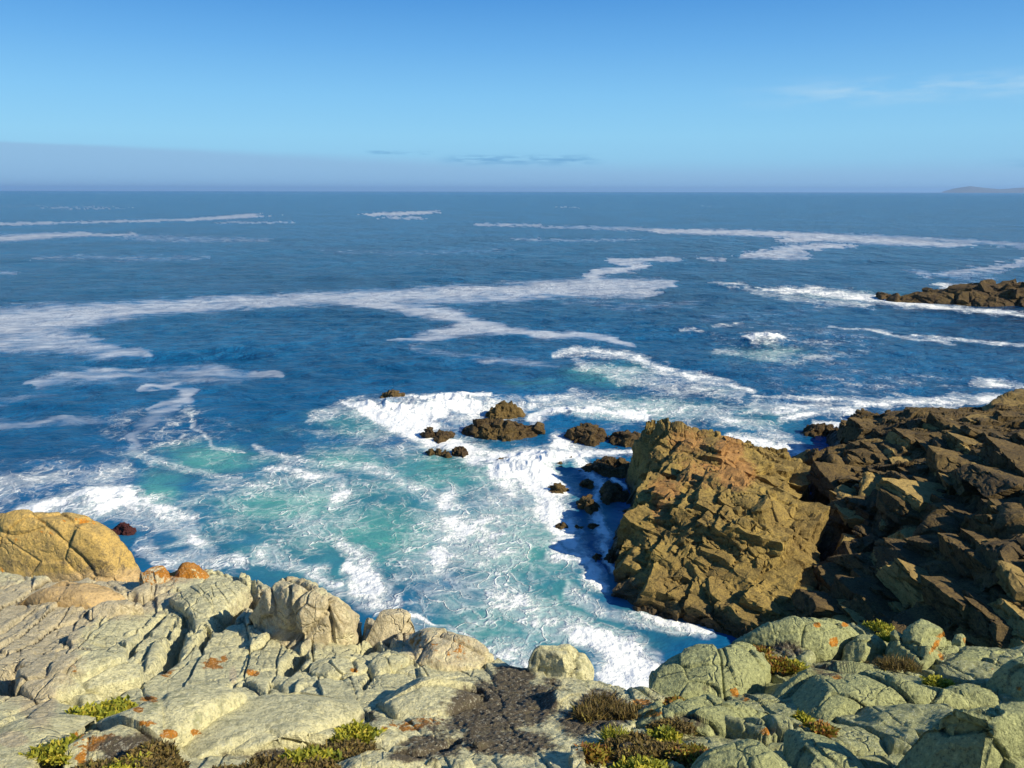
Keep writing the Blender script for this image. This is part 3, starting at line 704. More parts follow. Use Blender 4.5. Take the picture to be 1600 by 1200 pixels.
def densify(px, n=260, jag=0.0, seed=1):
    L = np.array(px, float); L = np.vstack([L, L[:1]])
    seg = np.linalg.norm(np.diff(L, axis=0), axis=1); cum = np.concatenate([[0], np.cumsum(seg)])
    t = np.linspace(0, cum[-1], n, endpoint=False)
    return np.stack([np.interp(t, cum, L[:, 0]), np.interp(t, cum, L[:, 1])], 1)
def slab(name, T, px, h, mat, label, cat='rock', power=3.0, tilt=(0, 0), tu=0.8, base=0.35, fac=None, crack=0.0, fine=1.0, seed=1,
         region='fore', warm=0.0, orange=0.0, cracks=(), level=0.45, cuts=5, amp=1.0, nblocks=0, bsize=.3, group=None, rot=(0, 0, -0.6), yr=(1.0, 70.0)):
    """a boulder or slab whose outline on the ground is traced; its top rises h metres over the ground surface T"""
    D = densify(px, 300)
    vmin, vmax = D[:, 1].min(), D[:, 1].max()
    back = (vmax - D[:, 1]) / (vmax - vmin)
    foot = hit(T, D[back < .25, 0], D[back < .25, 1], 0.0, *yr).mean(0)
    S = lambda x, y: T(x, y) * (1 - level) + level * foot[2]
    rng = np.random.RandomState(seed + 500)
    ca = rng.uniform(0, 6.283, cuts); cr = rng.uniform(0.25, 0.75, cuts); csl = rng.uniform(0.25, 1.5, cuts)
    def shape(h, nr, na):
        B = hit(S, D[:, 0], D[:, 1], h * tu * sstep(back, 0.25, 0.9), *yr)
        hp_ = B[np.lexsort((B[:, 1], B[:, 0]))]; hull = []
        for half in (hp_, hp_[::-1]):
            st_ = []
            for q_ in half:
                while len(st_) > 1 and (st_[-1][0] - st_[-2][0]) * (q_[1] - st_[-2][1]) - (st_[-1][1] - st_[-2][1]) * (q_[0] - st_[-2][0]) <= 0: st_.pop()
                st_.append(q_)
            hull += st_[:-1]
        hull = np.array(hull + [hull[0]]); sg = np.concatenate([[0], np.cumsum(np.linalg.norm(np.diff(hull[:, :2], axis=0), axis=1))])
        tq = np.linspace(0, sg[-1], 600, endpoint=False)
        B = np.stack([np.interp(tq, sg, hull[:, i_]) for i_ in range(3)], 1)
        c = B[:, :2].mean(0); span = max(np.ptp(B[:, 0]), np.ptp(B[:, 1]))
        ang = np.arctan2(B[:, 1] - c[1], B[:, 0] - c[0]) % (2 * math.pi); rad = np.linalg.norm(B[:, :2] - c, axis=1)
        th = np.linspace(0, 2 * math.pi, na, endpoint=False); od = np.argsort(ang)
        rb = np.interp(th, ang[od], rad[od], period=2 * math.pi)
        def sm(k):
            kern = np.hanning(k + 2)[1:-1]; kern /= kern.sum()
            return np.convolve(np.concatenate([rb[-k:], rb, rb[:k]]), kern, 'same')[k:-k]
        r1 = sm(max(3, na // 50)); r0 = sm(max(5, na // 5))
        rho = np.concatenate([np.linspace(0.003, 1, nr), np.full(8, 1.0)]); drop = np.concatenate([np.zeros(nr), np.linspace(0.12, 1, 8)])
        RH, TH = np.meshgrid(rho, th, indexing='ij'); DR = np.repeat(drop[:, None], na, 1)
        w_ = RH ** 1.5
        rr = RH * (r1[None] * w_ + r0[None] * (1 - w_))
        x = c[0] + rr * np.cos(TH); y = c[1] + rr * np.sin(TH)
        prof = np.clip(1 - RH ** power, 0, 1) ** (0.62 if power > 4 else 0.7)
        top = h * prof * (1 + 0.14 * fbm(np.stack([x.ravel(), y.ravel(), 0 * x.ravel()], 1), span * 0.3, seed, 3).reshape(x.shape))
        rm = rad.mean()
        for k in range(cuts):                      # broken faces: planes that slice the dome
            q = ((x - c[0]) * math.cos(ca[k]) + (y - c[1]) * math.sin(ca[k])) / rm
            pl = h * 0.93 - csl[k] * h * (q - cr[k]) * 1.4
            top = -np.logaddexp(-top / (0.03 * h), -pl / (0.03 * h)) * 0.03 * h
        top = top + prof * (tilt[0] * (x - c[0]) + tilt[1] * (y - c[1]))
        s0 = S(x, y); low_ = np.minimum(T(x, y), s0)
        z = s0 - 0.02 + top
        z = z - DR * (z - (low_ - base))
        return np.stack([x, y, z], -1).reshape(-1, 3), c, span, rho
    k = 1.0
    while k > 0.12:
        Pc = shape(h * k, 14, 48)[0]
        if project(Pc)[1].min() > vmin - 0.025 * (vmax - vmin) - 1: break
        k *= 0.88
    h = h * k
    span0 = np.ptp(D[:, 0])
    pxs = max(span0, (vmax - vmin) * 1.2) * 0.64
    na = int(np.clip(pxs * 3.4, 90, 1000)); nr = int(np.clip(pxs * 0.85, 26, 280))
    P, c, span, rho = shape(h, nr, na)
    dist = math.hypot(*c)
    Q = P * np.array([1, 1, 0])
    wrap = np.concatenate([P.reshape(len(rho), na, 3), P.reshape(len(rho), na, 3)[:, :1]], 1)
    N = -grid_normals(wrap.reshape(-1, 3), len(rho), na + 1).reshape(len(rho), na + 1, 3)[:, :-1].reshape(-1, 3)
    if N[:na * 3, 2].mean() < 0: N = -N
    fs = fac or (span * 0.35,)
    d = np.zeros(len(P))
    for i, f in enumerate(fs):
        f3 = f if isinstance(f, tuple) else (f, f, f)
        m_ = min(f3)
        d += facets(P, f3, seed * 7 + i, 0.03 * amp * m_, 0.09 * amp * m_, crack * m_, 0.035, rot, 0.12)
    d += fine * (0.010 * span * fbm(P, span * 0.14, seed + 3, 6, 0.62) + 0.0012 * dist * fbm(P, 0.008 * dist, seed + 4, 3, 0.65))
    for line, hw, dep in cracks:
        L = np.array(line, float); W = hit(T, L[:, 0], L[:, 1], h * 0.85, *yr)[:, :2]
        best = np.full(len(P), 99.0)
        qq = P[:, :2] + (0.25 * hw * 6 * fbm(Q, hw * 8, 31, 3))[:, None]
        for i in range(len(W) - 1):
            a, b = W[i], W[i + 1]; e = b - a
            tt = np.clip(((qq - a) @ e) / (e @ e + 1e-9), 0, 1); best = np.minimum(best, np.linalg.norm(qq - a - tt[:, None] * e, axis=1))
        d -= dep * np.exp(-(best / hw) ** 2)
    P += N * d[:, None]
    nR = len(rho)
    i = np.arange(nR - 1)[:, None] * na + np.arange(na)[None]; j = np.arange(nR - 1)[:, None] * na + (np.arange(na)[None] + 1) % na
    F4 = np.stack([i.ravel(), (i + na).ravel(), (j + na).ravel(), j.ravel()], 1)
    org = np.array([c[0], c[1], float(P[:, 2].min())])
    if nblocks:
        rb_ = np.random.RandomState(seed + 9); m_ = rb_.randint(0, nr * na // 1, nblocks * 3); m_ = m_[P[m_, 2] > P[:, 2].max() - 1.2 * h - 0.1][:nblocks]
        sz = span * bsize * rb_.uniform(.5, 1.2, (len(m_), 1)) * np.array([1, .8, .55]) * rb_.uniform(.7, 1.3, (len(m_), 3))
        BV, BF = blocks_geo(P[m_] - np.array([0, 0, .12]) * sz[:, 2:], sz, (0.2, 0.15, seed * 1.3), .25, seed, 8, .10)
        F4 = np.concatenate([F4, BF + len(P)]); P = np.concatenate([P, BV])
    o = mesh_obj(name, P, F4, mat, stone_attrs(P, region, warm, orange), origin=org)
    return tag(o, label, cat, group)

fore = lambda x, y: TF(x, y)
YF = (1.0, 22.0)
def fs(name, px, h, mat, label, **k):
    k.setdefault('yr', YF)
    if mat is M_LEDGE: k.setdefault('cuts', 9); k['power'] = max(k.get('power', 3), 5.0)
    else: k.setdefault('cuts', 4)
    h = h * (0.8 if mat is M_LEDGE else 0.78)
    return slab(name, fore, px, h * 0.66, mat, label, **k)
#@@FORE
# left side
TB = TPS(np.array([[-20., 10], [20, 10], [-20, 40], [20, 40.]]), np.array([5.6, 5.6, 5.6, 5.6]))
def low(x, y): return 0 * x + 5.6
slab('boulder', low, [(-60,905),(-70,850),(-20,835),(20,845),(60,822),(105,803),(135,802),(165,818),(195,850),(222,866),(214,900),(160,925),(90,930),(20,930)], 2.1, M_YELLOW,
     'big rounded yellow boulder above the surf at the left edge', 'boulder', power=3.6, level=0, tu=0.98, base=6.2, fac=(2.2, 1.1), fine=.8, seed=3, yr=(8, 30), crack=.025, cuts=0, amp=.6)
slab('boulder', low, [(-200,900),(-160,860),(-60,838),(0,835),(42,828),(50,850),(20,880),(-40,930),(-150,930)], 1.9, M_YELLOW,
     'yellow boulder cut off by the left edge behind the big one', 'boulder', power=2.4, tu=0.98, base=6.2, fac=(1.4,), fine=.4, cuts=0, amp=.6, seed=5, yr=(8, 30), crack=.03, orange=.45)
fs('boulder', [(218,912),(232,890),(252,880),(264,884),(262,905),(240,925)], .35, M_LEDGE, 'orange lichened block left of the cleft at the ledge rim', cat='boulder', power=3.5, orange=.62, seed=6, base=.8)
fs('boulder', [(264,900),(270,884),(290,877),(318,883),(328,895),(310,908),(280,908)], .32, M_LEDGE, 'bright orange lichened block on the rim of the ledge', cat='boulder', power=3.5, orange=.95, seed=7, base=.8)
fs('boulder', [(60,912),(100,900),(170,905),(200,925),(150,950),(60,945),(20,935)], .35, M_YELLOW, 'low tan rock at the foot of the big yellow boulder', cat='rock', power=3, seed=8, fine=.6, warm=.7, base=.8)
fs('rock_slab', [(140,950),(150,940),(190,930),(218,928),(222,940),(195,955),(150,968),(140,965)], .16, M_LEDGE, 'cream bar shaped stone with square ends on the left ledge', cat='stone', power=6, seed=9, fac=(.25,), crack=.1, warm=.5)
fs('rock_slab', [(262,925),(300,905),(340,900),(375,897),(392,905),(372,935),(345,960),(310,975),(290,950)], .20, M_LEDGE, 'grey furrowed slab between two dark clefts beside the cream boulder', cat='rock', power=5, seed=10, fac=((.12, .6, .4),), crack=.12)
fs('boulder', [(372,935),(388,905),(405,885),(440,880),(492,893),(520,925),(546,940),(560,965),(556,1000),(530,1008),(470,1012),(435,985),(400,955)], .85, M_LEDGE,
   'large cream boulder split by thin cracks, highest on the left ledge', cat='boulder', power=2.6, tu=.9, warm=.55, seed=12, base=.9, fac=(.9, .42), crack=.07, tilt=(.10, -.12),
   cracks=[([(500,908),(515,930),(520,950)], .018, .07), ([(455,925),(442,950),(436,975)], .016, .06), ([(520,950),(500,965),(480,985),(462,1005)], .014, .06), ([(445,928),(480,920),(510,915)], .01, .035), ([(480,950),(470,975),(455,1000)], .010, .04)])
fs('rock_block', [(524,952),(532,938),(556,935),(560,955),(558,990),(540,1008),(518,1005)], .42, M_LEDGE, 'narrow cracked block wedged against the cream boulder', cat='rock', power=5, warm=.75, seed=14, fac=(.25,), crack=.12, base=.7)
fs('rock_block', [(563,998),(562,955),(590,950),(640,948),(655,962),(650,985),(620,1000),(590,1002)], .42, M_LEDGE, 'square tan block with a dark left face', cat='rock', power=6, warm=.85, seed=15, fac=(.6,), crack=.05, base=.7)
fs('rock', [(625,1000),(640,978),(680,970),(712,980),(745,1008),(770,1028),(745,1042),(690,1048),(640,1040)], .32, M_LEDGE, 'rock with rust orange vertical streaks on the rim of the ledge', cat='rock', power=2.8, warm=.6, seed=16, fac=(.5,), crack=.05, base=.7)
fs('rock_slab', [(575,1045),(590,1015),(630,1005),(655,1012),(640,1040),(610,1055),(585,1060)], .16, M_LEDGE, 'small pale slab below the square tan block', cat='rock', power=4, seed=17, fac=(.3,), crack=.08)
fs('rock_slab', [(480,1050),(490,1020),(530,1012),(572,1018),(580,1042),(560,1058),(510,1062)], .16, M_LEDGE, 'pale green slab right of the dark notch, below the cream boulder', cat='rock', power=4, seed=18, fac=(.3,), crack=.08)
fs('rock_slab', [(235,1165),(300,1110),(380,1075),(470,1050),(560,1072),(572,1095),(545,1120),(500,1150),(420,1165),(350,1170),(290,1195),(240,1190)], .20, M_LEDGE,
   'long smooth grey green slab in the middle of the left ledge', cat='rock', power=4, seed=19, fac=((.7, 2.0, 1),), crack=.01, fine=.5)
fs('rock_slab', [(340,1180),(372,1150),(400,1138),(470,1128),(540,1112),(560,1108),(530,1145),(480,1162),(420,1172),(380,1182)], .17, M_LEDGE,
   'thick lipped pale slab above the heather at the bottom', cat='rock', power=5, seed=20, fac=(.6,), crack=.03, fine=.7)
fs('rock_slab', [(95,1215),(92,1170),(110,1140),(150,1105),(230,1080),(330,1055),(380,1068),(300,1110),(235,1160),(160,1225)], .20, M_LEDGE,
   'long pale slab with orange lichen beside the bottom left heather', cat='rock', power=4.5, seed=21, fac=((.5, 1.5, 1),), crack=.02, fine=.8)
fs('rock_slab', [(24,1080),(22,1040),(40,1015),(100,1005),(160,1015),(220,1020),(215,1050),(170,1068),(120,1085),(60,1100)], .24, M_LEDGE,
   'pale knobbly slab with a dark left face on the left ledge', cat='rock', power=5, seed=22, fac=(.35,), crack=.10)
fs('rock_slab', [(-40,1200),(-50,1130),(0,1105),(80,1098),(150,1100),(95,1140),(70,1180),(30,1215)], .12, M_LEDGE, 'smooth pale slab in the bottom left corner', cat='rock', power=4, seed=23, fac=(.8,), fine=.7)
fs('rock_slab', [(620,1120),(590,1080),(640,1055),(720,1050),(760,1060),(745,1090),(700,1120),(655,1132)], .14, M_LEDGE, 'rounded grey green slab left of the dark soil path', cat='rock', power=3, seed=24, fac=(.7,), fine=.8)
fs('rock_slab', [(520,1215),(500,1185),(560,1165),(640,1172),(690,1190),(660,1215)], .14, M_LEDGE, 'pale slab cut by the bottom edge left of centre', cat='rock', power=3, seed=25)
fs('rock_slab', [(575,1120),(592,1105),(620,1125),(640,1148),(610,1170),(565,1160),(560,1140)], .08, M_LEDGE, 'small yellow green flat rock right of the yellow flowering tuft', cat='rock', power=3, seed=26)
fs('stone', [(728,1162),(742,1150),(765,1152),(768,1165),(748,1172)], .10, M_LEDGE, 'small whitish stone on the dark soil path', cat='stone', power=3, seed=27, base=.1)
fs('stone', [(705,1190),(712,1172),(735,1170),(742,1185),(725,1215),(705,1215)], .10, M_LEDGE, 'pale grey stone at the bottom edge of the soil path', cat='stone', power=3, seed=28, base=.1)
fs('boulder', [(825,1035),(824,1008),(850,1004),(876,998),(886,994),(896,1010),(925,1042),(930,1056),(885,1062),(850,1050)], .42, M_LEDGE, 'upright grey stone with pointed tip against the surf, centre',
   cat='boulder', power=2.4, tu=.98, seed=29, cuts=3, fac=(.35,), crack=.05, base=.5)
fs('rock_slab', [(832,1100),(850,1075),(860,1058),(895,1058),(930,1070),(925,1095),(905,1122),(880,1115),(850,1108)], .14, M_LEDGE, 'pale rock on the right rim of the dark soil path', cat='rock', power=3, seed=30)
# right side
fs('boulder', [(1015,1085),(1018,1048),(1050,1022),(1100,1003),(1160,985),(1200,990),(1215,1020),(1190,1060),(1150,1085),(1090,1080),(1050,1088)], .30, M_GREY,
   'dark green hump falling steeply to the white water', cat='boulder', power=2.4, seed=31, base=1.0, fac=(.6, .3), crack=.03, tu=.9)
fs('boulder', [(1160,1000),(1172,972),(1210,958),(1250,953),(1310,953),(1336,968),(1352,990),(1330,1008),(1290,1022),(1250,1020),(1200,1010)], .42, M_GREY,
   'broad grey green lichen hump on the skyline of the right ledge', cat='boulder', power=2.2, seed=32, base=.9, fac=(.7, .3), crack=.02, tu=.95)
fs('boulder', [(1318,1012),(1322,1000),(1345,982),(1375,980),(1386,1000),(1375,1015),(1340,1028),(1322,1026)], .2, M_GREY, 'small rounded grey boulder between the hump and the tall boulder', cat='boulder', power=2.4, seed=33)
fs('boulder', [(1385,1020),(1400,985),(1418,962),(1436,951),(1462,953),(1485,975),(1490,985),(1470,1005),(1448,1035),(1438,1042),(1410,1030)], .5, M_GREY,
   'tall pale grey boulder edged with orange lichen, right of centre', cat='boulder', power=3.2, seed=34, base=.6, fac=(.5,), crack=.03, tu=.98, tilt=(.10, .1))
fs('stone', [(1462,1028),(1468,1005),(1485,995),(1500,1002),(1502,1018),(1480,1032)], .14, M_GREY, 'smooth stone beside the orange lichen seam', cat='stone', power=2.4, seed=35)
fs('stone', [(1488,1000),(1492,985),(1504,984),(1510,996),(1503,1006)], .12, M_GREY, 'small knob of rock topmost beside the orange seam', cat='stone', power=2.4, seed=36)
fs('rock_slab', [(1478,1045),(1500,1010),(1530,1000),(1565,998),(1595,1005),(1570,1015),(1540,1035),(1500,1052)], .14, M_GREY, 'shadowed flat slab between the tall boulder and the right edge boulder', cat='rock', power=4, seed=37)
fs('boulder', [(1542,1050),(1556,1018),(1580,1008),(1620,995),(1700,1000),(1720,1090),(1640,1120),(1590,1095),(1560,1080)], .55, M_GREY, 'smooth grey green boulder at the right edge', cat='boulder', power=2.8, seed=38, tu=.9, base=.6)
fs('boulder', [(1215,1075),(1205,1045),(1240,1028),(1300,1025),(1330,1035),(1380,1030),(1430,1045),(1475,1065),(1540,1092),(1500,1105),(1400,1108),(1330,1120),(1290,1130),(1240,1105)], .34, M_GREY,
   'wide grey green hump in the middle of the right ledge', cat='boulder', power=2.4, seed=39, fac=(.9, .4), crack=.02, base=.5)
fs('boulder', [(1455,1085),(1480,1062),(1510,1058),(1545,1068),(1570,1090),(1560,1105),(1510,1105)], .18, M_GREY, 'low rounded rock above the big shaded one at bottom right', cat='rock', power=2.4, seed=40)
fs('boulder', [(1388,1215),(1385,1140),(1402,1105),(1450,1092),(1500,1094),(1560,1090),(1640,1100),(1700,1220),(1500,1260)], 1.15, M_GREY,
   'very large boulder with a shadowed left face in the bottom right corner', cat='boulder', power=3.6, seed=41, fac=(.8, .35), crack=.02, tu=.8, base=.6)
fs('boulder', [(985,1130),(990,1105),(1060,1085),(1110,1065),(1160,1075),(1200,1080),(1228,1080),(1232,1110),(1200,1122),(1160,1140),(1110,1150),(1060,1140),(1020,1135)], .26, M_GREY,
   'pale lichen covered hump between the shrubs in the middle of the right ledge', cat='boulder', power=2.6, seed=42, fac=(.5, .22), crack=.04, base=.4)
fs('boulder', [(1080,1215),(1085,1175),(1120,1155),(1150,1142),(1190,1135),(1240,1145),(1250,1180),(1260,1225),(1180,1240)], .28, M_GREY,
   'rounded lichen boulder with an orange spot at the bottom edge', cat='boulder', power=2.6, seed=43, fac=(.5, .2), crack=.03, base=.4)
fs('boulder', [(1228,1150),(1232,1120),(1248,1110),(1275,1125),(1300,1160),(1350,1190),(1370,1225),(1250,1235)], .20, M_GREY,
   'sloping rock lying in shade at the bottom edge', cat='boulder', power=2.6, seed=44, base=.4)
fs('stone', [(958,1178),(965,1155),(985,1148),(1000,1158),(995,1178),(975,1188)], .14, M_GREY, 'dark blue grey rounded stone among the shrubs', cat='stone', power=2.4, seed=45)
fs('stone', [(1005,1215),(1008,1188),(1020,1180),(1035,1190),(1038,1215)], .12, M_GREY, 'narrow stone at the bottom edge left of two', cat='stone', power=2.6, seed=46)
fs('stone', [(1038,1215),(1040,1185),(1055,1178),(1070,1190),(1078,1215)], .12, M_GREY, 'narrow stone at the bottom edge right of two', cat='stone', power=2.6, seed=47)
fs('stone', [(935,1135),(945,1120),(965,1118),(970,1130),(955,1142)], .08, M_GREY, 'small knobbly stone in the dark gap by the soil path', cat='stone', power=2.4, seed=48)
fs('rock_slab', [(890,1180),(892,1150),(905,1145),(915,1160),(915,1200),(895,1215)], .08, M_LEDGE, 'narrow pale streak of rock right of the soil path', cat='rock', power=3, seed=49)
#@@CRAG
# ---------------------------------------------------------------- the brown crag and the dark headland across the cove
def headland():
    pts = []
    def w_(u, v, z=-0.5): p = at_z(u, v, 0.0); pts.append((p[0], p[1], z))
    def c_(u, v, y): p = at_y(u, v, y); pts.append(tuple(p))
    for u, v in [(905,712),(940,700),(985,765),(975,790),(950,830),(955,880),(968,915),(972,940),(995,965),(1050,985),(1110,995),(1170,1010),(1200,1040)]: w_(u - 6, v, -0.45)
    for u, v in [(880,700),(930,780),(900,850),(920,930),(950,990),(1050,1040),(1130,1080),(850,760)]: w_(u, v, -1.6)
    for u, v, y in [(995,692,36.5),(1030,668,36),(1070,663,35.6),(1110,682,36),(1160,697,36.5),(1210,711,38),(1240,716,38.5),
                    (1000,740,35.2),(1060,720,33.6),(1110,735,32.7),(1065,765,30.9),(1005,795,30.6),(1025,800,29.6),(1100,785,29.2),(1180,765,30.2),(1225,765,29.8),(1150,792,28.0),(1220,812,27.6),
                    (1140,905,25.6),(1220,900,25.4),(1080,850,27.3),(1050,880,26.8),(1000,882,27.4),(1060,940,25.0),(1150,950,24.2),(1180,985,23.3),(1245,900,25.6),(1245,960,24.0),(1120,850,26.6),(990,900,27.0),(1110,960,24.3),
                    (1265,770,33.5),(1268,820,30.8),(1280,870,28.2),(1287,940,25.2),(1262,735,36),
                    (1285,700,38.5),(1330,658,44),(1400,651,45),(1500,643,46),(1545,640,46),(1600,652,42),(1700,640,44),
                    (1310,735,34.2),(1400,728,34.3),(1500,718,33.0),(1600,715,30.5),(1320,795,30.0),(1400,795,28.7),(1500,795,27.0),(1600,795,25.2),(1330,865,26.6),(1400,880,25.0),(1500,880,23.3),(1600,880,21.4),
                    (1325,935,24.4),(1400,950,22.6),(1500,965,21.0),(1600,975,19.3),(1750,880,20.2),(1800,780,24.5),(1900,690,33),(2200,850,21.5),(2100,740,30.5),(2300,700,32),(1300,985,22.8),(1400,1010,21),(1600,1040,19),(1900,1020,18.3)]: c_(u, v, y)
    # behind the ridge it drops to the sea
    for u, v, y in [(1000,690,38.6),(1060,665,39.5),(1140,690,40),(1230,712,41),(1280,690,43),(1330,655,47.5),(1450,640,49.5),(1600,630,50),(1900,620,50)]:
        p = at_y(u, v, y); pts.append((p[0], p[1], -0.9))
    return np.array(pts)
hp = headland()
TH = TPS(hp[:, :2], hp[:, 2], 0.01)
def TC(x, y): return TH(x, y)
def build_headland():
    s = np.linspace(0.02, 1.25, 1250); y = 17.0 * (56.0 / 17.0) ** np.linspace(0, 1, 900)
    S, Y = np.meshgrid(s, y); X = S * Y
    Z = TC(X, Y)
    P = np.stack([X, Y, Z], -1).reshape(-1, 3)
    Q = P.copy(); Q[:, 2] = 0
    u, v = project(P)
    gully = [(1262,725,1),(1266,770,1),(1262,820,1),(1282,870,1),(1285,940,1),(1290,1010,1),(1300,1100,1)]
    g = np.interp(v, [p[1] for p in gully], [p[0] for p in gully]) - u        # >0: crag side
    gw = fbm(P, 0.8, 91, 3) * 14
    right = sstep(-g, -5, 30)
    land = sstep(P[:, 2], -0.6, 0.4)
    # stepped joints in height first
    d = (1 - right) * facets(P, (1.9, 1.9, 9.0), 101, 0.22, 0.62, 0.0, .1, (0.0, 0.0, 0.5), 0.22)
    d += (1 - right) * facets(P, (0.9, 0.8, 9.0), 102, 0.05, 0.26, 0.12, .05, (0.0, 0.0, 0.2), 0.22)
    d += right * facets(P, (4.6, 2.0, 9.0), 111, 0.04, 0.50, 0.0, .1, (0.0, 0.0, -0.25), 0.22)
    d += right * facets(P, (1.7, 0.7, 9.0), 112, 0.0, 0.16, 0.06, .05, (0.0, 0.0, -0.3), 0.22)
    edge = np.exp(-(((g + gw) + 4) / 12) ** 2)
    P[:, 2] += land * d - 1.1 * edge * sstep(P[:, 2], 0, 1.0) * (v > 715)
    qz = (P[:, 2] + 0.10 * P[:, 0] + 0.05 * P[:, 1] + 0.25 * fbm(Q, 3.0, 55, 3)) / 0.55
    fr = qz - np.floor(qz)
    P[:, 2] += right * land * 0.55 * 0.35 * (sstep(fr, 0.30, 0.70) - fr)
    N = grid_normals(P, len(y), len(s)); N[N[:, 2] < 0] *= -1
    e = (1 - right) * facets(P, (0.8, 0.8, 0.55), 121, 0.025, 0.11, 0.09, 0.035, (0.5, 0.3, 0.2), 0.22)
    e += right * facets(P, (1.5, 0.7, 0.35), 131, 0.025, 0.09, 0.08, 0.035, (0.1, 0.4, -0.3), 0.22)
    e += facets(P, (0.36, 0.32, 0.25), 141, 0.008, 0.035, 0.025, 0.05, (0.2, 0.6, 0.1), 0.25)
    e += 0.035 * fbm(P, 0.35, 7, 5, 0.6)
    P += N * (e * (0.4 + 0.6 * land))[:, None]
    rb = np.random.RandomState(12)
    def scatter(poly, n, smin, smax, shape, R0, jit, seed, sink, res=9):
        poly = np.array(poly, float); lo, hi = poly.min(0), poly.max(0); pts = []
        while len(pts) < n:
            q = rb.uniform(lo, hi); inside = False
            for (ax, ay), (bx, by) in zip(poly, np.roll(poly, -1, 0)):
                if (ay > q[1]) != (by > q[1]) and q[0] < (bx - ax) * (q[1] - ay) / (by - ay) + ax: inside = not inside
            if inside: pts.append(q)
        pts = np.array(pts); W = hit(TC, pts[:, 0], pts[:, 1], 0.0, 15, 60); W = W[W[:, 2] > -0.2]
        sz = (smin * (smax / smin) ** rb.uniform(0, 1, (len(W), 1))) * np.array(shape) * rb.uniform(.75, 1.3, (len(W), 3))
        W = W - np.array([0, 0, 1.0]) * (sz[:, 2:] * sink)
        return blocks_geo(W, sz, R0, jit, seed, res, 0.035)
    crag_poly = [(1015,840),(1030,770),(1030,720),(1055,688),(1150,712),(1235,735),(1238,770),(1236,950),(1190,978),(1110,958),(1050,940),(1015,905)]
    V1, F1_ = scatter(crag_poly, 150, 1.0, 2.5, (1.0, .85, .8), (-0.16, -0.22, 0.55), .10, 301, .30, 22)
    V1b, F1b = scatter(crag_poly, 150, 0.25, .8, (1.0, .8, .7), (-0.16, -0.22, 0.55), .16, 302, .12, 6)
    slope_poly = [(1310,712),(1350,668),(1400,658),(1540,650),(1600,656),(1750,650),(1800,900),(1700,1040),(1420,1010),(1345,975),(1335,900),(1340,800)]
    V2, F2_ = scatter(slope_poly, 150, 1.1, 3.4, (1.25, .65, .33), (-0.14, -0.18, -0.12), .10, 303, .36, 20)
    V2b, F2b = scatter(slope_poly, 520, 0.5, 1.7, (1.2, .65, .38), (-0.14, -0.18, -0.12), .15, 304, .22, 12)
    at = stone_attrs(P, 'crag')
    F4 = grid_faces(len(y), len(s))
    zc = P[F4, 2].max(1) > -0.55
    gc = (g + gw)[F4].mean(1) > 0
    for sel, nm, mt, lb, ct in ((zc & gc, 'rock_crag', M_CRAG, 'jagged olive and red brown rock crag rising from the surf right of centre', 'rock outcrop'),
                                (zc & ~gc, 'rocky_headland', M_SLOPE, 'dark layered brown rock slope filling the right side across the cove', 'headland')):
        f = F4[sel]; used = np.unique(f); mp = np.zeros(len(P), np.int64); mp[used] = np.arange(len(used))
        a2 = {k: x[used] for k, x in at.items()}
        PP, FF = P[used], mp[f]
        for bv_, bf_ in (((V1, F1_), (V1b, F1b)) if nm == 'rock_crag' else ((V2, F2_), (V2b, F2b))):
            ab = stone_attrs(bv_, 'crag' if nm == 'rock_crag' else 'x')
            if nm != 'rock_crag':
                per = 864 if bf_ is F2b else 2400
                ab['warm'] = np.repeat(np.clip(rb.uniform(-.6, .75, len(bv_) // per), 0, 1), per)
            a2 = {k: np.concatenate([a2[k], ab[k]]) for k in a2}
            FF = np.concatenate([FF, bf_ + len(PP)]); PP = np.concatenate([PP, bv_])
        org = np.array([P[used, 0].mean(), P[used, 1].mean(), -0.5])
        tag(mesh_obj(nm, PP, FF, mt, a2, origin=org, smooth=False), lb, ct)
build_headland()
YC = (15.0, 60.0)
def cs(name, px, h, mat, label, **k):
    k.setdefault('yr', YC); k.setdefault('region', 'crag'); k.setdefault('base', 1.0); k.setdefault('rot', (0.2, 0.3, 0.2)); k.setdefault('amp', 2.2); k.setdefault('level', 0.3); k.setdefault('cuts', 8)
    return slab(name, TC, px, h, mat, label, **k)
cs('rock_block', [(1105,905),(1108,865),(1118,830),(1150,812),(1195,818),(1232,830),(1238,860),(1240,900),(1200,915),(1150,918)], 1.0, M_CRAG, 'yellowish blocky rock face cut into bricks by cracks on the crag', cat='rock', power=7, tilt=(-.1, .35), cuts=3, fac=(.75, .40), crack=.14, seed=51, warm=0, tu=.95)
cs('rock_block', [(1155,800),(1175,775),(1205,768),(1228,764),(1234,790),(1238,835),(1200,832),(1165,815)], .75, M_CRAG, 'wedge shaped rock with a diagonal crack beside the dark gully', cat='rock', power=6, tilt=(-.1, .0), fac=(.9,), crack=.10, seed=52, tu=.95)
cs('rock_block', [(982,770),(988,700),(1000,680),(1030,664),(1062,664),(1068,700),(1050,745),(1030,775),(1005,785)], .75, M_CRAG, 'tall smooth brown buttress at the seaward end of the crag', cat='rock', power=4, fac=(1.3, .5), crack=.05, seed=53, tu=.95, warm=.15)
cs('rock_block', [(1050,860),(1045,800),(1055,780),(1090,778),(1125,790),(1130,830),(1105,870)], .55, M_CRAG, 'rounded olive rock left of the yellow bricked face', cat='rock', power=4, fac=(.7, .35), crack=.10, seed=54, tu=.9)
cs('rock_block', [(1075,980),(1078,925),(1090,915),(1112,935),(1125,950),(1120,990),(1095,995)], .5, M_CRAG, 'pillar shaped rock at the waterline below the bricked face', cat='rock', power=5, fac=(.7,), crack=.08, seed=55, tu=.95)
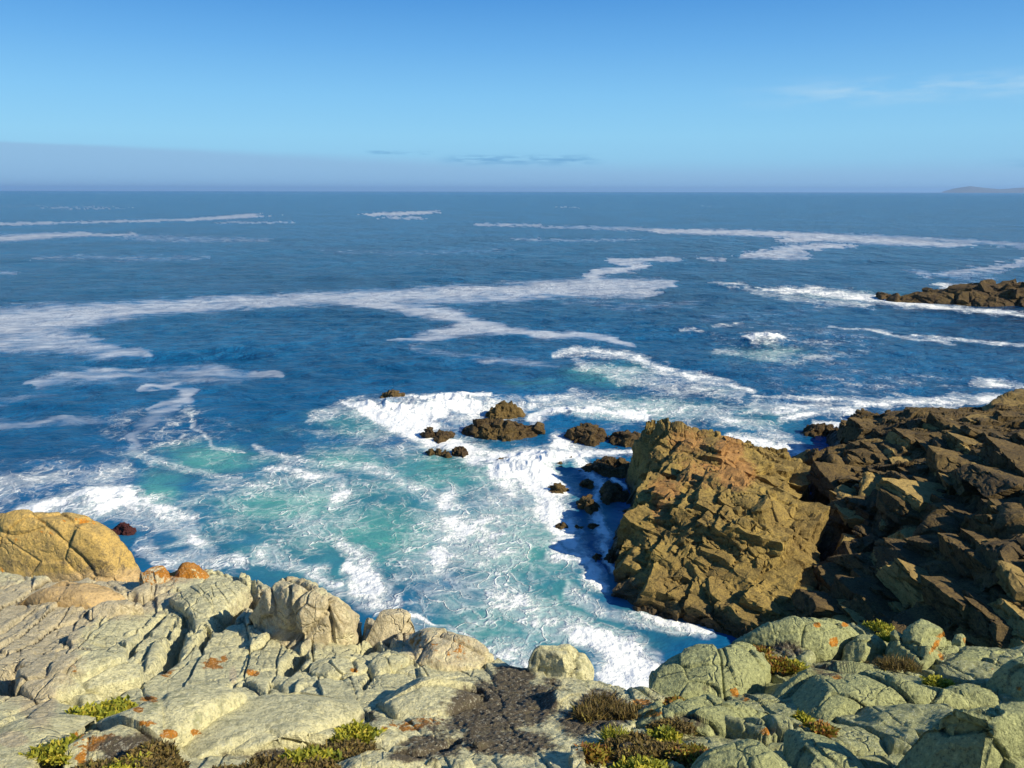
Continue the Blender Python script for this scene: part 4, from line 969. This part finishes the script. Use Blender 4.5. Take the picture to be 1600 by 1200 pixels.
cs('rock_block', [(1130,970),(1120,925),(1160,918),(1200,940),(1215,975),(1190,990),(1150,985)], .45, M_CRAG, 'sloping brown block below the bricked face', cat='rock', power=5, fac=(.8,), crack=.08, seed=56, tu=.9)
cs('rock_block', [(1062,765),(1058,735),(1090,718),(1130,722),(1150,740),(1140,768),(1100,775)], .45, M_CRAG, 'reddish cracked rock high on the crag', cat='rock', power=4, fac=(.7, .4), crack=.15, seed=57, warm=.7, tu=.9)
cs('rock_block', [(1012,850),(1015,800),(1030,785),(1048,800),(1050,850),(1035,870)], .45, M_CRAG, 'rust tinted upright rock above the seaward foot of the crag', cat='rock', power=4, fac=(.6,), crack=.1, seed=58, warm=.4, tu=.9)
cs('rock_block', [(972,940),(975,890),(1010,878),(1060,895),(1070,925),(1060,965),(1020,970),(990,960)], .45, M_CRAG, 'low dark rock forming the wet seaward foot of the crag', cat='rock', power=3, fac=(.7, .3), crack=.1, seed=59, tu=.9)
for px, h, lb, tl, wm, sd_ in [
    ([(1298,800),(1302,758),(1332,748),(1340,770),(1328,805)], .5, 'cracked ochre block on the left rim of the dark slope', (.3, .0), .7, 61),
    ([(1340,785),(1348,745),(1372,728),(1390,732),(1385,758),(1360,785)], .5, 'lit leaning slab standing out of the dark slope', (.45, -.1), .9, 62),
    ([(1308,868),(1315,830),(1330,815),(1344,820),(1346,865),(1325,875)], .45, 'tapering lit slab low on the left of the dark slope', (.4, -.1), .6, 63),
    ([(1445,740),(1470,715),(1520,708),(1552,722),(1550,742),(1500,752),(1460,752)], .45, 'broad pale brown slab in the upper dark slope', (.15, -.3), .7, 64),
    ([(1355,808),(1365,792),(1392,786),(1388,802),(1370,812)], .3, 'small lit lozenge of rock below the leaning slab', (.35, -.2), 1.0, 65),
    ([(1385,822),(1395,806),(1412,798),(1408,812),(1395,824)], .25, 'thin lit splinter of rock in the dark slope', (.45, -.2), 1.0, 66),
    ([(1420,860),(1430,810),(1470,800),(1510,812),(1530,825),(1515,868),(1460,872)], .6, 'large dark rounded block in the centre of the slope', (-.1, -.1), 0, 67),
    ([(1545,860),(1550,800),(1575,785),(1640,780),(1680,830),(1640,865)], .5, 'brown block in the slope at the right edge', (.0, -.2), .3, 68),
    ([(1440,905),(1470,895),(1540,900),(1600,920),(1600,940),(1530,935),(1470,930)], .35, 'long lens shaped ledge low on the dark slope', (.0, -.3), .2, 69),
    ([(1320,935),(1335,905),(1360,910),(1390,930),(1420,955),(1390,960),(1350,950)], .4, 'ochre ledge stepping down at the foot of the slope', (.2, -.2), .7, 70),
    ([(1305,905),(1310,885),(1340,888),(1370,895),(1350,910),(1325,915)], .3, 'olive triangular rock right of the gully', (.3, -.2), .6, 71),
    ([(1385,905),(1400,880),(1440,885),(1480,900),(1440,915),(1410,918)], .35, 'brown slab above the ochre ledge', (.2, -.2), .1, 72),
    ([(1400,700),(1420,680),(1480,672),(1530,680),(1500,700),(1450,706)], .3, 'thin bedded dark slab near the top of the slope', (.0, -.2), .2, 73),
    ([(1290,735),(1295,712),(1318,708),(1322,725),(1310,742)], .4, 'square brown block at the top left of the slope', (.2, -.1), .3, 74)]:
    cs('rock_block', px, h * 1.3, M_SLOPE, lb, cat='rock', power=5, tilt=(-.55 if wm > .25 else -.1, .30), fac=((1.6, .8, .5),), cuts=4, crack=.06, seed=sd_, warm=wm, tu=.9)  # warm puts sunlight into the colour of the lit slabs
cs('boulder', [(1542,640),(1546,615),(1565,606),(1590,602),(1640,600),(1660,640),(1620,652),(1570,648)], 1.5, M_SLOPE, 'rounded brown boulder on the skyline at the right edge', cat='boulder', power=2.4, fac=(1.0,), crack=.08, seed=75, warm=.5, tu=.98)
for px, lb, ct, sd_ in [([(1240,795),(1242,840),(1262,850),(1282,875),(1262,880),(1240,865)], 'ochre step of rock at the foot of the gully', 'rock', 76),
                    ([(1245,890),(1262,885),(1280,905),(1275,950),(1255,940)], 'small olive rocks piled low in the gully', 'rock', 77)]:
    cs('rock_block', px, .35, M_CRAG, lb, cat=ct, power=5, fac=(.4,), crack=.12, seed=sd_, tu=.9)

# ---------------------------------------------------------------- rocks standing in the water
def zero(x, y): return 0 * x - 0.05
def ws(px, h, label, mat=M_SEAROCK, **k):
    k.setdefault('fac', (.8, .35)); k.setdefault('crack', .10); k.setdefault('amp', 3.2); k.setdefault('level', 0.0); k.setdefault('cuts', 8); k.setdefault('nblocks', 14); k.setdefault('bsize', .15)
    return slab('sea_rock', zero, px, h * .9, mat, label, 'rock', power=k.pop('power', 2.4), tu=k.pop('tu', .95), base=.8, region='sea', yr=(18, 160), fine=2.6, **k)
ws([(592,612),(605,606),(625,618),(636,628),(625,634),(606,630)], .75, 'small dark rock tip furthest out in the breakers', seed=81, warm=.4)
ws([(755,652),(760,632),(780,626),(805,628),(822,640),(815,648),(790,655),(765,660)], 1.1, 'rounded ochre topped sea rock at the back of the reef', seed=82, warm=.6)
ws([(718,672),(735,655),(770,650),(800,656),(850,668),(855,678),(820,685),(790,692),(750,686)], .75, 'largest wave washed rock in the middle of the reef', seed=83, warm=.35)
ws([(878,672),(890,660),(925,657),(952,662),(955,680),(930,696),(895,690)], .85, 'rugged dark rock right of the reef, nearest the crag end', seed=84)
ws([(945,682),(960,672),(1000,672),(1020,678),(1010,698),(965,698)], .6, 'low flat dark rock behind the end of the crag', seed=85)
ws([(905,735),(915,712),(955,706),(992,712),(990,745),(960,750),(930,738)], .7, 'dark shaded rock under the seaward buttress', seed=86)
ws([(1238,675),(1262,664),(1295,658),(1320,665),(1318,676),(1290,684),(1258,682)], .6, 'long low brown rock in the surf off the headland', seed=87)
ws([(1312,655),(1325,647),(1350,645),(1372,652),(1350,660),(1325,661)], .5, 'small dark hump of rock in the surf just off the headland top', seed=88)
ws([(658,680),(668,672),(682,674),(688,682),(672,686)], .3, 'tiny dark rock at the left edge of the reef', seed=89)
ws([(676,688),(690,676),(708,668),(712,676),(700,688),(684,694)], .35, 'slanting dark rock left of the largest reef rock', seed=90)
ws([(660,700),(675,696),(700,706),(702,714),(682,712)], .28, 'thin dark rock awash left of the white water', seed=91)
ws([(706,712),(708,696),(722,692),(730,704),(724,716)], .4, 'small rock half veiled by white water', seed=92)
ws([(768,722),(776,712),(792,712),(800,724),(784,732)], .3, 'rock almost covered by the falling wave', seed=93)
ws([(852,768),(856,754),(875,750),(890,760),(886,772),(868,774)], .45, 'isolated brown rock in the foam left of the crag', seed=94, warm=.5)
ws([(858,736),(866,724),(882,724),(880,738),(868,742)], .28, 'dark rock with foam around it above the isolated brown one', seed=95)
ws([(878,720),(888,714),(902,718),(896,726)], .2, 'tiny rock topmost of the little group by the crag', seed=96)
ws([(904,742),(908,728),(922,724),(930,736),(922,746)], .4, 'upright dark rock below the shaded rock', seed=97)
ws([(902,764),(906,752),(922,750),(926,762),(914,768)], .3, 'small dark rock second down beside the narrow channel', seed=98)
ws([(898,800),(902,776),(915,768),(932,780),(938,798),(922,810),(908,806)], .6, 'steep sided brown rock between foam and channel', seed=99, warm=.3)
ws([(930,778),(936,752),(950,742),(972,750),(985,775),(970,795),(945,795)], .7, 'dark rock mass on the far side of the channel', seed=100)
ws([(898,828),(902,818),(914,816),(920,826),(910,832)], .25, 'small pinkish brown rock left of a pair by the crag', seed=101, warm=.6)
ws([(914,826),(920,814),(936,816),(940,826),(926,832)], .3, 'small dark rock right of a pair by the crag', seed=102)
ws([(922,872),(930,860),(942,866),(944,880),(930,882)], .28, 'little rock beside the seaward foot of the crag', seed=103)
ws([(940,880),(945,855),(960,848),(972,862),(968,885),(950,888)], .6, 'dark olive rock leaning on the seaward foot of the crag', seed=104)
ws([(862,824),(872,818),(884,822),(878,830)], .14, 'rock barely breaking the foam below the brown rock', seed=105)
ws([(175,828),(180,815),(192,818),(205,824),(218,830),(212,838),(190,838)], .55, 'dark red weed covered rock in the surf right of the yellow boulder', mat=M_RED, seed=106, fac=(.3,), crack=.3)
ws([(86,812),(92,803),(104,804),(106,814)], .4, 'tiny dark red rock behind the top of the yellow boulder', mat=M_RED, seed=107, fac=(.2,))
ws([(40,838),(48,824),(62,822),(72,830),(60,842)], .5, 'dark red rock between the two yellow boulders', mat=M_RED, seed=108, fac=(.3,))
ws([(1366,463),(1376,457),(1388,456),(1392,465),(1378,468)], .9, 'small rock off the left tip of the islet', seed=109, fac=(1.5,))
slab('islet', zero, [(1384,468),(1400,452),(1425,444),(1465,440),(1482,446),(1500,454),(1530,458),(1560,455),(1600,459),(1700,462),(1760,470),(1700,482),(1600,480),(1540,480),(1480,474),(1420,472)], 2.1, M_SEAROCK,
     'long low brown rock islet ringed with foam in the middle distance', 'islet', power=2.0, tu=.95, base=1.5, region='sea', yr=(60, 200), fine=1.3, fac=(4.0, 1.6), crack=.06, seed=110, nblocks=70, bsize=.06)

# far hills on the horizon
def build_hills():
    D = 19000.0
    us = np.linspace(1435, 2100, 300); top = np.interp(us, [1435,1455,1475,1500,1520,1560,1600,1700,1800,1900,2000,2100], [298.5,293,290,293,294.5,291.5,293,286,292,284,290,299])
    yy = np.linspace(-1, 1, 40); U_, YY = np.meshgrid(us, yy)
    x = (U_ - 800) / F * D / math.cos(PITCH) * 1.0
    hgt = (299.5 - top)[None] / F * D / math.cos(PITCH) * np.sqrt(np.clip(1 - YY ** 2, 0, 1))
    y = D + YY * 1200
    P = np.stack([x * y / D, y, np.maximum(hgt, 0) * (1 + 0) - 1.0], -1).reshape(-1, 3)
    P[:, 2] += 14 * fbm(P, 500, 2, 4) * (P[:, 2] > 2)
    m, t = mat_new('hill_scrub')
    Pn = t.n('ShaderNodeNewGeometry').outputs['Position']
    c = t.mix(t.noise(Pn, 0.01, 4), (0.09, 0.10, 0.06), (0.16, 0.14, 0.10))
    pr = t.n('ShaderNodeBsdfPrincipled', i_Base_Color=c, i_Roughness=1.0)
    t.n('ShaderNodeOutputMaterial', i_Surface=pr.outputs[0])
    tag(mesh_obj('hills', P, grid_faces(40, 300), m), 'faint hazy hills on the horizon at the far right', kind='structure')
build_hills()
#@@PLANTS
# ---------------------------------------------------------------- plants in the cracks
def leaf_material(name, stops):
    m, t = mat_new(name)
    at = t.n('ShaderNodeAttribute', attribute_name='tone')
    ramp = t.n('ShaderNodeValToRGB', i_Fac=at.outputs['Fac'])
    el_ = ramp.color_ramp.elements
    el_[0].color = (*stops[0], 1); el_[1].color = (*stops[-1], 1)
    for i, s_ in enumerate(stops[1:-1]):
        e = el_.new((i + 1) / (len(stops) - 1)); e.color = (*s_, 1)
    pr = t.n('ShaderNodeBsdfPrincipled', i_Base_Color=ramp.outputs[0], i_Roughness=0.75)
    tr = t.n('ShaderNodeBsdfTranslucent', i_Color=ramp.outputs[0])
    mx = t.n('ShaderNodeMixShader', i_0=0.3, i_1=pr.outputs[0], i_2=tr.outputs[0])
    t.n('ShaderNodeOutputMaterial', i_Surface=mx.outputs[0])
    return m
L_GREEN = leaf_material('yellow_green_leaves', [(.12, .15, .015), (.24, .26, .02), (.42, .39, .03), (.52, .42, .05)])
L_BROWN = leaf_material('brown_heather', [(.06, .045, .02), (.13, .10, .03), (.20, .13, .035), (.26, .22, .04)])
L_RUST = leaf_material('rust_and_green_leaves', [(.12, .05, .015), (.30, .12, .02), (.22, .20, .02), (.40, .34, .04)])
def plant(name, u, v, ru, hh, n, mat, label, cat, seed, lw=0.010, ll=0.045, flat=0.55, grassy=False, group=None):
    rng = np.random.RandomState(seed)
    c = hit(fore, np.array([u]), np.array([v + hh * 0.3]), 0.10, 1.0, 22)[0]
    dist = np.linalg.norm(c - [0, 0, H]); rx = 1.15 * ru / F * dist; hz = max(0.04, hh / F * dist * 0.45)
    ry = rx * flat + 0.03
    k = int(n)
    # sprigs: each a little fan of leaves round a stem end
    ns = max(8, k // 12)
    a = rng.uniform(0, 6.283, ns); r = np.sqrt(rng.uniform(0, 1, ns))
    lob = 1 + 0.25 * np.sin(3 * a + seed) + 0.15 * np.sin(5 * a)
    sx = c[0] + rx * r * np.cos(a) * lob; sy = c[1] + ry * r * np.sin(a) * lob
    gz = TF(sx, sy); top = hz * (1 - 0.75 * r ** 2) * rng.uniform(0.5, 1.15, ns)
    base_z = np.maximum(gz, c[2] - 0.12) - 0.03
    tone0 = np.clip(rng.normal(0.5, 0.22, ns), 0, 1)
    i = rng.randint(0, ns, k)
    d = rng.normal(0, 1, (k, 3)); d[:, 2] = np.abs(d[:, 2]) * (1.6 if grassy else 0.9) + 0.25; d /= np.linalg.norm(d, axis=1)[:, None]
    st = np.stack([sx[i], sy[i], base_z[i] + top[i] * (rng.uniform(0, .25, k) if grassy else rng.uniform(0.25, 1, k) ** 0.6) + 0.04], 1)
    st[:, :2] += rng.normal(0, ll * .35, (k, 2))
    L = ll * rng.uniform(.6, 1.3, k) * (1.6 if grassy else 1)
    side = np.cross(d, rng.normal(0, 1, (k, 3))); side /= np.linalg.norm(side, axis=1)[:, None]
    W = lw * rng.uniform(.6, 1.2, k) * (.35 if grassy else 1)
    p0 = st - side * (W * .3)[:, None]; p1 = st + side * (W * .3)[:, None]
    mid = st + d * (L * .55)[:, None]; p2 = mid + side * W[:, None]; p5 = mid - side * W[:, None]
    end = st + d * L[:, None]; end[:, 2] -= L * .12; p3 = end + side * (W * .25)[:, None]; p4 = end - side * (W * .25)[:, None]
    V = np.stack([p0, p1, p2, p3, p4, p5], 1).reshape(-1, 3)
    b = np.arange(k)[:, None] * 6
    F4 = np.concatenate([b + [0, 1, 2, 5], b + [5, 2, 3, 4]], 0)
    tone = np.repeat(np.clip(tone0[i] + rng.normal(0, .14, k), 0, 1), 6)
    org = np.array([c[0], c[1], float(base_z.min())])
    o = mesh_obj(name, V, F4, mat, dict(tone=tone), smooth=False, origin=org)
    return tag(o, label, cat, group)
for a in [
    ('heather', 205, 1172, 62, 42, 9000, L_BROWN, 'big brown and olive heather mat in the bottom left corner', 'shrub'),
    ('shrub', 190, 1182, 30, 30, 2500, L_GREEN, 'olive green sprigs growing in the middle of the bottom left heather', 'shrub'),
    ('shrub', 240, 1135, 14, 30, 900, L_GREEN, 'dark green sprig at the top of the bottom left heather', 'shrub'),
    ('shrub', 85, 1150, 26, 26, 1800, L_GREEN, 'yellow green tuft on the pale slab near the left edge', 'shrub'),
    ('shrub', 160, 1092, 34, 14, 1600, L_GREEN, 'thin green plants in the crack on the left ledge', 'shrub'),
    ('shrub', 551, 1125, 22, 18, 2200, L_GREEN, 'bright yellow green tuft between slabs left of centre', 'shrub'),
    ('heather', 530, 1150, 36, 22, 4000, L_BROWN, 'brown heather patch below the bright yellow green tuft', 'shrub'),
    ('shrub', 478, 1163, 26, 16, 1800, L_GREEN, 'yellow flowering sprigs at the lip of the thick pale slab', 'shrub'),
    ('heather', 395, 1182, 46, 20, 4500, L_BROWN, 'dark brown heather under the thick lipped slab', 'shrub'),
    ('heather', 480, 1185, 40, 14, 2500, L_BROWN, 'low brown heather beside the bottom edge', 'shrub'),
    ('shrub', 1215, 1020, 22, 26, 1800, L_RUST, 'rust brown and green shrub in the hollow beneath the broad hump', 'shrub'),
    ('shrub', 1238, 1022, 12, 20, 900, L_GREEN, 'green sprig right of the rust brown shrub', 'shrub'),
    ('shrub', 1182, 1002, 16, 14, 900, L_RUST, 'small rusty plant left of the hollow', 'shrub'),
    ('shrub', 1352, 1040, 26, 26, 3200, L_GREEN, 'dense yellow green bush in the middle of the right ledge', 'shrub'),
    ('shrub', 1395, 980, 12, 16, 1300, L_GREEN, 'round yellow green bush beside the tall pale grey boulder', 'shrub'),
    ('heather', 1338, 985, 22, 14, 1400, L_RUST, 'orange brown tuft on the right flank of the broad hump', 'shrub'),
    ('shrub', 1375, 966, 14, 8, 700, L_GREEN, 'low green tuft on the skyline beside the broad hump', 'shrub'),
    ('grass_tuft', 1400, 1022, 26, 12, 900, L_BROWN, 'dry grass below the tall pale grey boulder', 'grass'),
    ('grass_tuft', 950, 1088, 40, 28, 3500, L_BROWN, 'shaggy dry grass tuft hanging at the rim beside the white water', 'grass'),
    ('shrub', 1062, 1085, 22, 24, 2600, L_RUST, 'green shrub with rusty tips on top of the pale hump', 'shrub'),
    ('heather', 1050, 1112, 24, 20, 2200, L_BROWN, 'grey brown heather below the green shrub with rusty tips', 'shrub'),
    ('heather', 1010, 1145, 46, 26, 5000, L_BROWN, 'wide brown heather carpet right of the dark gap', 'shrub'),
    ('shrub', 1085, 1158, 20, 22, 2300, L_RUST, 'bushy green and rust plant at the right end of the heather carpet', 'shrub'),
    ('shrub', 1005, 1178, 26, 20, 2300, L_GREEN, 'yellow green bush in front of the heather carpet', 'shrub'),
    ('shrub', 1042, 1132, 14, 8, 600, L_GREEN, 'little green tuft at the back of the heather carpet', 'shrub'),
    ('shrub', 925, 1155, 16, 14, 900, L_RUST, 'rusty sprigs left of the dark blue grey stone', 'shrub'),
    ('shrub', 1283, 1120, 12, 16, 1100, L_RUST, 'small rust topped green plant above the big shadow', 'shrub'),
    ('shrub', 1256, 1108, 6, 8, 400, L_GREEN, 'tiny green sprig left of the rust topped plant', 'shrub'),
    ('shrub', 1465, 1050, 12, 9, 700, L_GREEN, 'thin yellow green plant in the crack below the tall boulder', 'shrub'),
    ('grass_tuft', 965, 1132, 14, 10, 600, L_GREEN, 'small pale tuft beside the knobbly stone', 'grass'),
]:
    nm = a[0]
    plant(*a, seed=abs(a[1] * 7 + a[2]) % 1000, grassy=(nm == 'grass_tuft'), lw=.006 if nm == 'heather' else .009, ll=.028 if nm == 'heather' else .040)

# ---------------------------------------------------------------- sea air
def build_haze():
    x0, x1, y0, y1, z0, z1 = -30000, 30000, -300, 27500, -2.5, 130.0
    V = np.array([(x, y, z) for z in (z0, z1) for y in (y0, y1) for x in (x0, x1)], float)
    F4 = np.array([(0, 2, 3, 1), (4, 5, 7, 6), (0, 1, 5, 4), (2, 6, 7, 3), (0, 4, 6, 2), (1, 3, 7, 5)])
    m, t = mat_new('sea_air')
    pv = t.n('ShaderNodeVolumePrincipled', i_Color=(0.36, 0.62, 1.0), i_Density=HAZE)
    pv.inputs['Anisotropy'].default_value = 0.2
    t.n('ShaderNodeOutputMaterial', i_Volume=pv.outputs[0])
    tag(mesh_obj('haze', V, F4, m, smooth=False), 'thin blue sea haze over the water', kind='stuff')
HAZE = 0.00005
build_haze()
